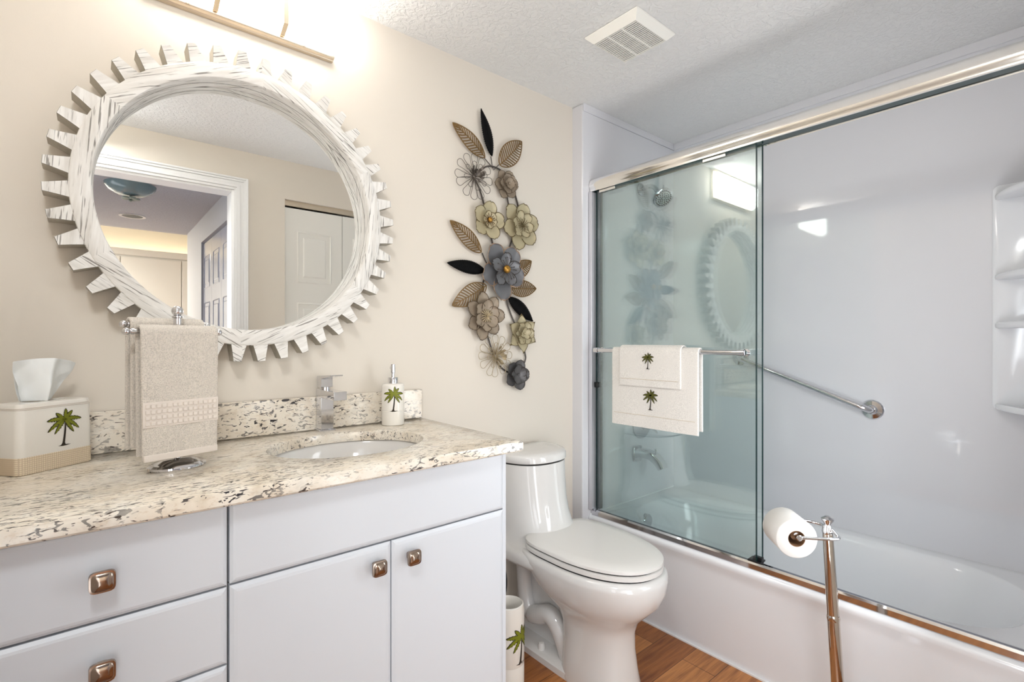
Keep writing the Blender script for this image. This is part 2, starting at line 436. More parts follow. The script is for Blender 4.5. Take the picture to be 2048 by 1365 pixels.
struct('ceiling_far', B(-1.7, 1.7, -6.7, -4.51, 2.75, 2.8), 'ceiling', 'ceiling of the far room', 'ceiling')
struct('trim_5', B(-.9, .88, -4.51, -4.45, ZC, 2.8), 'hallwall', 'bulkhead where the hallway ceiling meets the far room', 'trim')
hb = bpy.data.objects.new('door_2', None); COL.objects.link(hb); hb.location = (.775, -2.02, .01)
hb['kind'] = 'structure'; hb['label'] = 'glossy blue-grey panelled closet doors in the hallway, seen in the mirror'; hb['category'] = 'door'
for k in range(4):
    lw = .395; p = [(.07, .325, 1.62, 1.9), (.07, .325, .86, 1.5), (.07, .325, .12, .74)]
    l = door_leaf(lw, 2.02, p, 'hallbifold', 'door_leaf', '', 0, 0, 0, hb)
    l.rotation_euler = (0, 0, PI/2); l.location = (.0, -(k+1)*(lw+.003), 0)
wd = thing('wardrobe', (-.2, -6.1, 0), 'tall cream wardrobe under warm cove light, in the mirror reflection', 'wardrobe')
obj('body', B(-1.38, 1.78, -.4, 0, 0, 2.22), 'doorw', wd, smooth=False)
obj('cornice', B(-1.38, 1.78, -.4, .02, 2.22, 2.30), 'doorw', wd, bev=.004)
for k in range(5):
    obj('door', B(-1.37+k*.62, -1.37+k*.62+.61, 0, .02, .08, 2.2), 'doorw', wd, bev=.003)
cv = obj('cove_lamp', B(-1.3, 1.3, -6.46, -6.40, 2.31, 2.33), 'cove'); tag(cv, 'hidden warm cove light on top of the wardrobe, seen in the mirror', 'light')
hl = thing('bowl_ceiling_light', (.21, -2.63, ZC), 'unlit teal glass bowl ceiling light with flower finial, in the mirror', 'ceiling light')
obj('glass_bowl', MB().lathe([(.142, -.045), (.139, -.06), (.118, -.085), (.08, -.108), (.02, -.118), (.001, -.118)], seg=40), 'bowlglass', hl)
obj('canopy', MB().lathe([(.06, -.0), (.06, -.03), (.02, -.035), (.02, -.05)], seg=24), 'chrome', hl)
mb = MB()
for k in range(5):
    a = 2*PI*k/5; mb.sphere((.032*cos(a), .032*sin(a), -.136), .022, 12, (1, 1, .35))
mb.lathe([(.006, -.118), (.006, -.145), (.012, -.15), (.001, -.158)], seg=12)
obj('flower_finial', mb, mat('grey green finial', (140, 152, 140), .4), hl)
rc = thing('recessed_downlight', (.285, -3.88, ZC), 'unlit round recessed ceiling can, in the mirror reflection', 'recessed light')
obj('trim_ring', MB().lathe([(.075, -.0), (.095, -.0), (.095, -.006), (.075, -.004)], cap=False), 'white', rc)
obj('dark_well', MB().lathe([(.0751, -.003), (.001, -.0031)], cap=False), 'black', rc)

# ------------------------------------------------------------------ vanity cabinets
def front_panel(x0, x1, z0, z1, y=-.512, t=.020, ins=.010, dp=.005):
    mb = MB()
    r = [[(x0, y, z0), (x1, y, z0), (x1, y, z1), (x0, y, z1)],
         [(x0, y-t+dp, z0), (x1, y-t+dp, z0), (x1, y-t+dp, z1), (x0, y-t+dp, z1)],
         [(x0+ins*.55, y-t+.001, z0+ins*.55), (x1-ins*.55, y-t+.001, z0+ins*.55), (x1-ins*.55, y-t+.001, z1-ins*.55), (x0+ins*.55, y-t+.001, z1-ins*.55)],
         [(x0+ins, y-t, z0+ins), (x1-ins, y-t, z0+ins), (x1-ins, y-t, z1-ins), (x0+ins, y-t, z1-ins)]]
    mb.loft(r); return mb
def knob(parent, x, z):
    mb = MB(); y = -.532
    def sq(h, yy, bulge): 
        o = []
        for k in range(32):
            t = 2*PI*k/32; c, s_ = cos(t), sin(t); q = 1/(abs(c)**5+abs(s_)**5)**.2
            o.append((x+h*q*c*1.0, yy, z+h*q*s_))
        return o
    mb.loft([sq(.008, y, 0), sq(.007, y-.012, 0), sq(.0095, y-.016, 0), sq(.0165, y-.019, 0), sq(.0178, y-.022, 0), sq(.017, y-.026, 0),
             sq(.0145, y-.0262, 0), sq(.0135, y-.0275, 0), sq(.009, y-.0295, 0), sq(.0035, y-.0305, 0)])
    obj('knob', mb, 'nickel', parent, world=True, ang=30)['label'] = 'square polished nickel knob'
dc = thing('drawer_cabinet', (.018, -.255, 0), 'white three-drawer vanity cabinet at the left edge under the counter', 'cabinet')
mb = MB(); mb.box(-.166, .1995, -.510, -.004, .09, .865); mb.box(-.166, .1995, -.44, -.02, 0, .09)
obj('body', mb, 'cabinet', dc, world=True, smooth=False)
obj('gap_shadow', B(-.164, .1985, -.5125, -.5102, .095, .862), 'dark', dc, world=True, smooth=False)
for z0, z1, kz in ((.7075, .862, .781), (.560, .7035, .634), (.1, .556, .42)):
    d = obj('drawer', front_panel(-.165, .1985, z0, z1), 'cabinet', dc, world=True, smooth=False)
    knob(d, .016, kz)
sc = thing('sink_cabinet', (.54, -.255, 0), 'white vanity cabinet with two doors below the sink', 'cabinet')
mb = MB(); mb.box(.2005, .873, -.510, -.004, .09, .70); mb.box(.2005, .873, -.44, -.02, 0, .09)
mb.box(.2005, .23, -.51, -.004, .70, .865); mb.box(.23, .873, -.51, -.49, .70, .865)
obj('body', mb, 'cabinet', sc, world=True, smooth=False)
obj('gap_shadow', B(.203, .872, -.5125, -.5102, .095, .862), 'dark', sc, world=True, smooth=False)
obj('false_drawer_front', front_panel(.2035, .8725, .7085, .862), 'cabinet', sc, world=True, smooth=False)
for x0, x1, kx in ((.2035, .5355, .496), (.5385, .8725, .583)):
    d = obj('door', front_panel(x0, x1, .1, .7045, ins=.013), 'cabinet', sc, world=True, smooth=False)
    knob(d, kx, .6615)
obj('end_panel', B(.8735, .886, -.526, -.004, 0, .865), 'cabinet', sc, world=True, bev=.0015)
o = obj('filler_panel', B(-.268, -.168, -.512, -.004, 0, .865), 'cabinet'); tag(o, 'white filler strip between drawer cabinet and left wall', 'panel')

# ------------------------------------------------------------------ countertop with oval cut-out
SX, SY, SA, SB = .54, -.278, .205, .166
def rect_at(a, x0, x1, y0, y1):
    c, s_ = cos(a), sin(a); t = 1e9
    if c > 1e-9: t = min(t, (x1-SX)/c)
    if c < -1e-9: t = min(t, (x0-SX)/c)
    if s_ > 1e-9: t = min(t, (y1-SY)/s_)
    if s_ < -1e-9: t = min(t, (y0-SY)/s_)
    return (SX+c*t, SY+s_*t)
RX0, RX1, RY0, RY1 = -.268, .917, -.563, -.002
angs = [2*PI*k/96 for k in range(96)]
for x in (RX0, RX1):
    for y in (RY0, RY1): angs.append(math.atan2(y-SY, x-SX) % (2*PI))
angs = sorted(set(round(a, 6) for a in angs))
def ell(z, da=0): return [(SX+(SA+da)*cos(a), SY+(SB+da)*sin(a), z) for a in angs]
def rct(z, i=0): return [rect_at(a, RX0+i, RX1-i, RY0+i, RY1-i)+(z,) for a in angs]
mb = MB()
z0 = CT-.029
mb.loft([ell(z0), ell(CT-.004), ell(CT-.001, .0012), ell(CT, .004), rct(CT, .006), rct(CT-.0017, .0018), rct(CT-.006, 0), rct(z0+.004, 0), rct(z0, .003), ell(z0)], False, False)
o = obj('countertop', mb, 'granite', ang=30); tag(o, 'cream granite countertop with dark flecks and an oval sink cut-out', 'countertop')
o = obj('backsplash', B(-.268, .912, -.022, -.001, CT+.0005, CT+.103), 'granite', bev=.002); tag(o, 'low cream granite backsplash along the beige wall', 'backsplash')
sk = thing('sink_basin', (SX, SY, z0-.001), 'white oval undermount sink basin set in the granite counter', 'sink')
mb = MB(); prof = [(1.10, -.001), (1.04, -.001), (1.02, -.006), (.985, -.04), (.90, -.09), (.72, -.125), (.40, -.142), (.12, -.146)]
rings = [[(SA*r*cos(2*PI*k/64), SB*r*sin(2*PI*k/64), h) for k in range(64)] for r, h in prof]
rings2 = [[(SA*(r+.04)*cos(2*PI*k/64), SB*(r+.04)*sin(2*PI*k/64), h-.008) for k in range(64)] for r, h in prof[::-1]]
mb.loft(rings+rings2+[rings[0]], False, False)
obj('bowl', mb, 'porcelain', sk)
obj('drain', MB().lathe([(.025, -.1445), (.022, -.141), (.008, -.141), (.001, -.1405)]), 'chrome', sk)

# ------------------------------------------------------------------ faucet
fc = thing('faucet', (.556, -.046, CT), 'square chrome single-lever faucet behind the sink', 'faucet')
obj('base_plate', B(-.025, .025, -.025, .025, 0, .005), 'chrome', fc, bev=.001)
obj('body', B(-.0195, .0195, -.0205, .0195, .005, .128), 'chrome', fc, bev=.0012)
obj('spout', B(-.0195, .0195, -.125, -.0205, .103, .128), 'chrome', fc, bev=.0012)
mb = MB(); mb.lathe([(.016, .128), (.016, .134)], seg=24)
obj('cartridge_ring', mb, 'chrome', fc)
mb = MB()
mb.prism([(.0195, .134), (.0195, .168), (-.098, .176), (-.0985, .172), (-.017, .160), (-.017, .134)], -.018, .018, 'x')
obj('lever', mb, 'chrome', fc, bev=.0008)

# ------------------------------------------------------------------ palm motif (printed / embroidered tree)
def palm(mapf, h, green, lift=.0006, seed=1):
    """mapf(s,t,d)->xyz, s,t in metres from the motif's centre, h total height"""
    rnd = random.Random(seed); mb = MB(); k = h/1.0
    def frond(ang, ln, droop, w, mi, off, grow):
        mb.mi = mi; n = 12; up = []; lo = []
        for i in range(n+1):
            t = i/n
            a = ang; x = cos(a)*ln*t; y = sin(a)*ln*t-droop*t*t
            dx = cos(a)*ln; dy = sin(a)*ln-2*droop*t; q = math.hypot(dx, dy); nx, ny = -dy/q, dx/q
            ww = w*(sin(PI*min(1, t*.93+.07))**.7)*(1+(.25 if i % 2 else -.15))+grow
            if t > .98: ww = grow*.6
            u = .45 if cos(a) >= 0 else 1.0; v = 1.0 if cos(a) >= 0 else .45
            up.append((x+nx*ww*u, y+ny*ww*u+.24)); lo.append((x-nx*ww*v, y-ny*ww*v+.24))
        vs = [mapf(p[0]*k, p[1]*k, off) for p in up]+[mapf(p[0]*k, p[1]*k, off) for p in lo]
        mb.add(vs, [(i, i+1, n+2+i, n+1+i) for i in range(n)])
    fr = [(88, .27, .02, .05), (55, .33, .10, .055), (125, .31, .09, .055), (22, .40, .17, .06), (158, .40, .17, .06), (-8, .33, .22, .055), (188, .36, .22, .055), (-48, .30, .12, .05), (228, .30, .12, .05)]
    for (a, ln, dr, w) in fr:
        a = math.radians(a+rnd.uniform(-4, 4))
        frond(a, ln*1.20, dr*1.1, w*1.15, 0, lift, .012); frond(a, ln*1.14, dr*1.1, w*1.0, 1, lift*2, -.002)
    mb.mi = 0; n = 10; L_ = []; R_ = []
    for i in range(n+1):
        t = i/n; y = -.48+.72*t; x = .03*sin(t*2.2)-.03*(1-t); w = .032*(1-.45*t)+(.03 if i == 0 else 0)
        L_.append((x-w, y)); R_.append((x+w, y))
    mb.add([mapf(a*k, b_*k, lift*1.5) for a, b_ in L_]+[mapf(a*k, b_*k, lift*1.5) for a, b_ in R_], [(i, i+1, n+2+i, n+1+i) for i in range(n)])
    pts = [(-.17, -.485), (-.05, -.465), (.07, -.468), (.17, -.478), (.05, -.50), (-.06, -.505)]
    mb.add([mapf(a*k, b_*k, lift*1.4) for a, b_ in pts], [(0, 1, 2, 3, 4, 5)])
    return mb
def palm_obj(parent, mapf, h, green='palmgreen', lift=.0006, seed=1):
    o = obj('palm_motif', palm(mapf, h, green, lift, seed), ['palmdark', green], parent, smooth=False)
    o['label'] = 'green and brown palm tree motif'; return o

# ------------------------------------------------------------------ soap dispenser
sd = thing('soap_dispenser', (.767, -.082, CT), 'white ceramic soap pump dispenser with a palm tree, right of the faucet', 'soap dispenser')
R = .0365
obj('bottle', MB().lathe([(.030, 0), (R-.001, .001), (R, .004), (R, .0465), (R-.0006, .047), (R-.0006, .049), (R, .0495), (R, .128), (R-.002, .133), (R-.006, .1355), (.014, .137)], seg=48), 'ceramic', sd)
ga = math.radians(-90-22)
palm_obj(sd, lambda s_, t, d: ((R+d)*cos(ga+s_/R), (R+d)*sin(ga+s_/R), .086+t), .078)
obj('collar', MB().lathe([(.0165, .136), (.0165, .154), (.0155, .156), (.006, .156)], seg=32), 'chrome', sd)
mb = MB(); mb.lathe([(.0055, .156), (.0055, .170), (.0075, .172), (.0078, .186), (.0065, .194), (.0072, .199), (.001, .2)], seg=20)
mb.tube(spline([(0, 0, .193), (.003, .012, .194), (.008, .028, .189), (.010, .033, .183)], 5), [.0045]*15+[.003], 10)
obj('pump', mb, 'chrome', sd)

# ------------------------------------------------------------------ tissue box cover + tissue
ta = math.radians(38); cxa, sxa = cos(ta), sin(ta)
# front-left bottom corner and front direction
Pc = Vector((-.110, -.186, CT)); wv, dv, hv = .150, .083, .146
ctr = Pc+Vector((cxa, sxa, 0))*wv/2+Vector((-sxa, cxa, 0))*dv/2
tb = thing('tissue_box_cover', ctr, 'white tissue box cover with palm tree and woven base band, left end of counter', 'tissue box', rz=ta)
o1 = rrect(wv, dv, .014, 6); 
def ring(o, z): return [(a, b_, z) for a, b_ in o]
mb = MB(); mb.loft([ring(rrect(wv-.002, dv-.002, .013), .036), ring(rrect(wv-.001, dv-.001, .014), .038), ring(rrect(wv-.004, dv-.004, .014), .1405), ring(rrect(wv-.010, dv-.010, .012), .1455), ring(rrect(wv-.02, dv-.02, .01), .146), ring(rrect(.075, .038, .015), .1462), ring(rrect(.07, .034, .015), .13)])
obj('body', mb, 'ceramic', tb)
mb = MB(); mb.loft([ring(rrect(wv-.004, dv-.004, .013), 0), ring(rrect(wv, dv, .014), .002), ring(rrect(wv, dv, .014), .0355), ring(rrect(wv-.004, dv-.004, .013), .0375)])
obj('woven_band', mb, 'weave', tb)
mb = MB()
for z in (.137, .134):
    n = rrect(wv-.0036, dv-.0036, .0145, 8)
    mb.tube([(a, b_, z) for a, b_ in n], .0007, 6, closed=True)
obj('piping', mb, 'band', tb)
palm_obj(tb, lambda s_, t, d: (.012+s_, -dv/2+.001-d, .086+t), .078)
ts = thing('tissue', ctr+Vector((0, 0, .1465)), 'white facial tissue sticking up out of the tissue box cover', 'tissue', rz=ta)
def tf(u, v):
    w0 = .060; w1 = .116; w = w0+(w1-w0)*v
    x = (u-.5)*w + .012*v-.006 + (.02*v if u > .5 else 0)*(u-.5)
    top = .086+.006*sin(u*3)-.018*max(0, u-.55)
    z = v*top
    y = .012*sin(u*PI*2.2+.6)*(1-.25*v)+.010*sin(u*9+v*3)*v*.6+.006*abs(((u*2.6+v*1.3)%1)-.5)*(.4+v)+.005*abs(((u*1.7-v*1.9+.3)%1)-.5)+.008*math.exp(-((u-.45-.12*v)/.10)**2)*-2*(1-v*.4)
    return (x, y, z)
mb = MB(); mb.grid(tf, 36, 24)
obj('sheet', mb, 'tissue', ts, solid=.0008, sub=1)
def tf2(u, v):
    x, y, z = tf(u*.7+.12, v); return (x-.006*v, y+.014-.004*v, z*(.86+.1*sin(u*4)))
mb = MB(); mb.grid(tf2, 24, 16); obj('sheet', mb, 'tissue', ts, solid=.0008, sub=1)

# ------------------------------------------------------------------ hand towel stand
ra = math.radians(17)
st = thing('towel_stand', (.147, -.292, CT), 'chrome countertop towel stand with an oval foot, left of the sink', 'towel stand', rz=ra)
def oval(a, b_, z, n=48): return [(a*cos(2*PI*k/n), b_*sin(2*PI*k/n), z) for k in range(n)]
mb = MB(); mb.loft([oval(.054, .043, 0), oval(.057, .046, .003), oval(.056, .045, .007), oval(.050, .040, .011), oval(.046, .037, .0105), oval(.040, .031, .014), oval(.03, .02, .019), oval(.012, .012, .021)])
obj('base', mb, 'chrome', st)
obj('pole', MB().lathe([(.0065, .018), (.0065, .30), (.010, .304), (.010, .307), (.0075, .309), (.0085, .325), (.0105, .327), (.0105, .330), (.006, .332)], seg=20), 'chrome', st)
obj('finial', MB().sphere((0, 0, .341), .0115), 'chrome', st)
def bar(y, z, xl=-.104):
    mb = MB(); mb.tube([(xl+.002, y, z), (.072, y, z)], .0045, 12)
    for sx, xe in ((-1, xl), (1, .074)):
        mb.sphere((xe, y, z), .0075, 16); mb.lathe([(.0065, xe-sx*.013), (.0065, xe-sx*.008)], (0, y, z), 'x', 16)
    return mb
obj('towel_bar', bar(-.026, .295), 'chrome', st)
obj('towel_bar', bar(.026, .311, -.090), 'chrome', st)
obj('crosspiece', MB().tube([(0, -.026, .295), (0, 0, .303), (0, .026, .311)], .005), 'chrome', st)

def drape(x0, x1, y, z, front, back, R_, nu=28, nv=60, wave=.0015, flare=0, th=.007, ph=0, roundc=True, taper=0):
    """cloth over a bar along local x; front hangs on -y side. Closed solid with thickness."""
    Lt = front+back+PI*R_
    def path(s_):
        if s_ < front: return (-R_, z-(front-s_), -1, 0)
        if s_ < front+PI*R_:
            a = (s_-front)/R_; return (-R_*cos(a), z+R_*sin(a), -cos(a), sin(a))
        return (R_, z-(s_-front-PI*R_), 1, 0)
    def P(u, s_, side):
        yy, zz, ny, nz = path(s_)
        dep = max(0, z-zz); k = dep/max(front, .01)
        hw = (x1-x0)/2*(1-taper*k); xm = (x0+x1)/2
        x = xm+(2*u-1)*hw
        wv_ = wave*sin(u*11+ph+k*2)*k+flare*k*(-1 if ny < 0 else 1)*.5
        o = th/2*side
        e = min(u, 1-u)*(x1-x0); rr = .004
        sh = 1 if e > rr else math.sqrt(max(0, 1-((rr-e)/rr)**2))*.75+.25
        return (x, y+yy+ny*(o*sh)+wv_, zz+nz*o*sh)
    ss = []
    for j in range(nv+1): ss.append(Lt*j/nv)
    us = [0, .004, .012, .03]+[.03+.94*i/nu for i in range(1, nu)]+[.97, .988, .996, 1]
    rings = []
    for s_ in ss:
        rings.append([P(u, s_, 1) for u in us]+[P(u, s_, -1) for u in reversed(us)])
    mb = MB(); mb.loft(rings); return mb
def hand_towel(name, x0, x1, yc, side, label):
    t = thing(name, (.147, -.292, CT+.303), label, 'hand towel', 'beige hand towels on the stand', rz=ra)
    z = -.008 if side < 0 else .008; fl = .264 if side < 0 else .262; bl = .256
    y = yc
    m1 = drape(x0, x1, y, z, fl if side < 0 else bl, bl if side < 0 else fl, .0115, th=.008, wave=.0015, flare=.004, taper=.04 if side < 0 else .0)
    obj('cloth', m1, 'terry', t, ang=60)
    # dobby band of small raised squares, on the outer face
    yf = y-.0115-.0047; bn = MB(); sq = MB(); zt = -.152
    hw = (x1-x0)/2; xm = (x0+x1)/2
    n = 14
    if side < 0:
        bn.box(xm-hw*.972, xm+hw*.972, yf-.0022, yf+.002, zt-.052, zt)
        obj('woven_band', bn, 'band', t, bev=.001)
        for r_ in range(4):
            for c_ in range(n):
                xx = xm-hw*.93+2*hw*.93*(c_+.5)/n; zz = zt-.0085-r_*.0117
                sq.box(xx-.0040, xx+.0040, yf-.0045, yf-.002, zz-.0038, zz+.0038)
        obj('raised_squares', sq, 'band', t, bev=.0009)
        obj('hem', B(xm-hw*.95, xm+hw*.95, yf-.0035, yf+.0045, z-fl-.001, z-fl+.013), 'band', t, bev=.0015)
    return t
hand_towel('hand_towel', -.084, .066, -.026, -1, 'beige terry hand towel with waffle-square band, front bar of the chrome stand')
hand_towel('hand_towel', -.082, .062, .026, 1, 'beige hand towel hanging behind, on the rear bar of the chrome stand')

# ------------------------------------------------------------------ gear mirror
GX, GZ = .346, 1.542
gm = thing('gear_mirror', (GX, 0, GZ-.428), 'large round mirror in a whitewashed wooden gear-shaped frame above the vanity', 'mirror')
NT = 44; a0 = math.radians(90+3.27)
out = []
for k in range(NT):
    a = a0+2*PI*k/NT
    tw, bw = .0095, .0185
    def pt(r, off): return (GX+r*cos(a)-off*sin(a), GZ+r*sin(a)+off*cos(a))
    out += [pt(.381, -bw-.0015), pt(.385, -bw), pt(.407, -(tw+bw)/2*.98), pt(.429, -tw), pt(.429, tw), pt(.407, (tw+bw)/2*.98), pt(.385, bw), pt(.381, bw+.0015)]
n = len(out)
def circ(r, y, n_=n):
    o = []
    for i in range(n_):
        p = out[i]; a = math.atan2(p[1]-GZ, p[0]-GX); o.append((GX+r*cos(a), y, GZ+r*sin(a)))
    return o
def outy(y, sc=1.0): return [(GX+(p[0]-GX)*sc, y, GZ+(p[1]-GZ)*sc) for p in out]
F_Y = -.070
mb = MB()
mb.mi = 0; mb.loft([circ(.382, F_Y), outy(F_Y, .9985)], False, False)
mb.mi = 1; mb.loft([outy(F_Y, .9985), outy(F_Y+.0012, 1)], False, False)
mb.mi = 2; mb.loft([outy(F_Y+.0012, 1), outy(-.016, 1)], False, False)
mb.mi = 0; mb.loft([outy(-.016, 1), circ(.355, -.016)], False, False)
gt = obj('gear_teeth', mb, ['whitewash', 'groove', 'woodend'], gm, world=True, smooth=False)
def ringy(prof, seg=160):
    mb = MB(); rings = []
    for r, y in prof: rings.append([(GX+r*cos(2*PI*k/seg), y, GZ+r*sin(2*PI*k/seg)) for k in range(seg)])
    mb.loft(rings, False, False); return mb
fr_ = obj('ring_frame', ringy([(.384, -.067), (.3825, -.072), (.378, -.0745), (.349, -.077), (.344, -.076), (.3415, -.0725), (.3405, -.062), (.3405, -.044)]), 'whitewash', gm, world=True)
obj('groove', ringy([(.3405, -.044), (.3425, -.0435), (.3425, -.0425), (.3405, -.042)]), 'groove', gm, world=True)
ir = obj('inner_lip', ringy([(.3405, -.042), (.3400, -.036), (.3392, -.0175)]), 'whitewash', gm, world=True)
obj('mirror_glass', MB().lathe([(.352, -.010), (.352, -.017)], (GX, 0, GZ), 'y', 96), 'mirror', gm, world=True, ang=30)
def grain_uv(o):
    me = o.data; uvl = me.uv_layers.new(name='UVMap'); off = Vector((GX, 0, GZ))-gm.location
    for p in me.polygons:
        c = p.center-off; a = math.degrees(math.atan2(c.z, c.x)) % 360
        k = int(((a-206) % 360)//60); mid = math.radians(206+60*k+30+90)
        seg = k*3.7
        for li in p.loop_indices:
            v = me.vertices[me.loops[li].vertex_index].co-off
            uu = v.x*cos(mid)+v.z*sin(mid); vv = -v.x*sin(mid)+v.z*cos(mid)
            if abs(p.normal.y) < .5: vv += v.y*.7
            uvl.data[li].uv = (uu+seg, vv+seg*.37)
for q in (gt, fr_, ir): grain_uv(q)

# ------------------------------------------------------------------ vanity light bar
vl = thing('vanity_light', (.351, 0, 2.062), 'lit three-panel frosted glass bar light with nickel rail above the mirror', 'wall light')
obj('backplate', B(.116, .587, -.020, -.001, 2.079, 2.235), 'brushed', vl, world=True, bev=.001)
mb = MB(); mb.prism([(-.001, 2.062), (-.014, 2.062), (-.016, 2.065), (-.024, 2.067), (-.026, 2.071), (-.024, 2.0785), (-.001, 2.0785)], .108, .594, 'x')
obj('bottom_rail', mb, 'brushed', vl, world=True, bev=.0006)
mb = MB(); mb.prism([(-.001, 2.2355), (-.026, 2.2355), (-.026, 2.250), (-.001, 2.250)], .108, .594, 'x')
obj('top_rail', mb, 'brushed', vl, world=True, bev=.0008)
prof = [(-.0205, 2.079), (-.025, 2.079), (-.063, 2.096), (-.063, 2.219), (-.026, 2.235), (-.0205, 2.235)]
for x0, x1 in ((.117, .261), (.267, .4345), (.4405, .586)):
    mb = MB(); mb.prism(prof, x0, x1, 'x'); obj('glass_shade', mb, 'bulb', vl, world=True, smooth=False)
for x in (.264, .4375):
    mb = MB()
    po = [(-.023, 2.0788), (-.027, 2.0780), (-.0665, 2.0950), (-.0665, 2.2200), (-.027, 2.2370), (-.023, 2.2355), (-.064, 2.2185), (-.064, 2.0965)]
    mb.prism(po, x-.0065, x+.0065, 'x'); obj('strap', mb, 'brushed', vl, world=True, smooth=False)
for x in (.2, .50):
    obj('screw', MB().lathe([(.0045, 0), (.0045, -.003), (.003, -.004)], (x, -.0255, 2.072), 'y', 16), 'brushed', vl, world=True)

# ------------------------------------------------------------------ ceiling vent
vt = thing('exhaust_vent', (1.468, -.512, ZC-.03), 'square white slatted exhaust fan grille on the textured ceiling', 'ceiling vent')
def sqr(h, z): return [(-h, -h, z), (h, -h, z), (h, h, z), (-h, h, z)]
mb = MB(); mb.loft([sqr(.112, .029), sqr(.112, .024), sqr(.090, .003), sqr(.086, .003), sqr(.086, .012)], False, False)
obj('frame', mb, 'ventw', vt, smooth=False)
obj('cavity_shade', B(-.085, .085, -.085, .085, .0125, .0145), 'black', vt, smooth=False)  # black sheet painted in for the shade behind the slats
mb = MB(); n = 19
for k in range(n):
    x = -.086+.172*(k+.5)/n
    mb.prism([(x-.0027, .003), (x+.0027, .003), (x+.0024, .005), (x-.0024, .005)][::-1], -.087, .087, 'y')
for y in (-.03, .03): mb.box(-.087, .087, y-.0035, y+.0035, .0028, .005)
obj('slats', mb, 'ventw', vt, smooth=False)['label'] = 'row of thin white slats over a dark opening'

# ------------------------------------------------------------------ metal flower wall art
art = thing('metal_flower_wall_art', (1.25, 0, 1.0), 'tall metal wall sculpture of enamel flowers with gold and black leaves', 'wall art')
def petal(ln, w, cup, notch=0, pointed=False, z0=.0, ruffle=.0, nu=8, nv=8):
    """petal along +X local, +Z toward viewer; returns vertex fn"""
    def fn(u, v):
        t = v; s_ = 2*u-1
        if pointed: ww = w*(sin(PI*min(t, 1)**.8)**.8*.9+.1*(1-t))*(1 if t < .999 else 0)
        else: ww = w*(.25+.75*sin(PI/2*min(1, t*1.35)))*math.sqrt(max(0, 1-max(0, (t-.55)/.45)**2.4*.82))
        x = ln*t*(1-.0*abs(s_))-(ln*.10*(abs(s_)**2))*t
        if notch: x -= notch*ln*math.exp(-(s_/.22)**2)*t**6
        z = z0+cup*(t**1.6)+cup*.55*(s_*s_)*t+ruffle*sin(s_*7)*t*t
        return (x, s_*ww, z)
    return fn
def flower(parent, name, cx, cz, layers, mats, label, tilt=(0, 0)):
    """layers: list of (count, length, width, cup, base_depth, phase, notch, pointed)"""
    f = bpy.data.objects.new(name, None); COL.objects.link(f); f.parent = parent
    f.location = Vector((cx, -.012, cz))-parent.location; f['label'] = label
    R0 = Matrix.Rotation(math.radians(tilt[0]), 4, 'X') @ Matrix.Rotation(math.radians(tilt[1]), 4, 'Z') @ Matrix.Rotation(PI/2, 4, 'X')
    for li, (cnt, ln, w, cup, bd, ph, notch, ptd) in enumerate(layers):
        for k in range(cnt):
            a = math.radians(ph)+2*PI*k/cnt+random.uniform(-.06, .06); s_ = random.uniform(.93, 1.06)
            mb = MB(); mb.T = R0 @ Matrix.Translation((0, 0, bd+.0012*(k % 2))) @ Matrix.Rotation(a, 4, 'Z')
            fn = petal(ln*s_, w, cup, notch, ptd, ruffle=.0012)
            nu = nv = 8; o = len(mb.v)
            US = (0, .05, .2, .35, .5, .65, .8, .95, 1); VS = (0, .15, .3, .45, .6, .75, .87, .96, 1)
            vs = [fn(US[i], VS[j]) for j in range(nv+1) for i in range(nu+1)]
            for j in range(nv):
                for i in range(nu):
                    mb.mi = 1 if (j == nv-1 or (j > 2 and i in (0, nu-1))) and j > 1 else 0
                    q = j*(nu+1)+i; mb.add([vs[q], vs[q+1], vs[q+nu+2], vs[q+nu+1]], [(0, 1, 2, 3)])
            obj('petal', mb, mats, f, solid=.0011, ang=60)
    return f, R0
def stamens(f, R0, n, r, depth, mat_, rad=.0009, rise=.008, tipr=.0018, inner=.004):
    mb = MB(); mb.T = R0
    for k in range(n):
        a = 2*PI*k/n+random.uniform(-.12, .12); rr = r*random.uniform(.75, 1.05)
        p = spline([(inner*cos(a), inner*sin(a), depth), (rr*.5*cos(a), rr*.5*sin(a), depth+rise), (rr*cos(a), rr*sin(a), depth+rise*.8)], 4)
        mb.tube(p, rad, 6); mb.sphere(tuple(p[-1]), tipr, 8)
    obj('stamens', mb, mat_, f)
def button(f, R0, r, depth, m_='goldball'):
    mb = MB(); mb.T = R0; mb.sphere((0, 0, depth), r, 20, (1, 1, .75)); obj('centre_button', mb, m_, f)
f, R0 = flower(art, 'taupe_rose', 1.308, 1.814, [(6, .066, .026, .006, .002, 10, .05, 0), (5, .044, .024, .009, .012, 40, .04, 0), (4, .026, .017, .010, .020, 0, 0, 0)], ['taupe', 'taupeedge'], 'small taupe layered rose')
button(f, R0, .006, .026, 'taupe')
f, R0 = flower(art, 'cream_blossom', 1.21, 1.651, [(5, .082, .036, .010, .004, 80, .06, 0), (5, .036, .019, .010, .014, 44, .1, 0)], ['cream', 'creamedge'], 'cream five-petal blossom with gold button')
stamens(f, R0, 14, .034, .014, 'golddark', .0011); button(f, R0, .0105, .024)
f, R0 = flower(art, 'large_cream_rose', 1.38, 1.655, [(6, .104, .040, .010, .004, 20, .05, 0), (6, .060, .024, .014, .014, 50, .06, 0)], ['cream', 'creamedge'], 'large olive-cream double flower')
stamens(f, R0, 22, .032, .018, 'creamedge', .001, .012, .0013)
f, R0 = flower(art, 'grey_blossom', 1.282, 1.46, [(5, .122, .050, .014, .006, 54, .04, 0), (5, .076, .029, .014, .022, 88, .10, 0)], ['greyp', 'greyedge'], 'largest blue-grey flower with copper edges and gold button')
for q in list(f.children)[5:]:
    q.data.materials[1] = M['charedge']
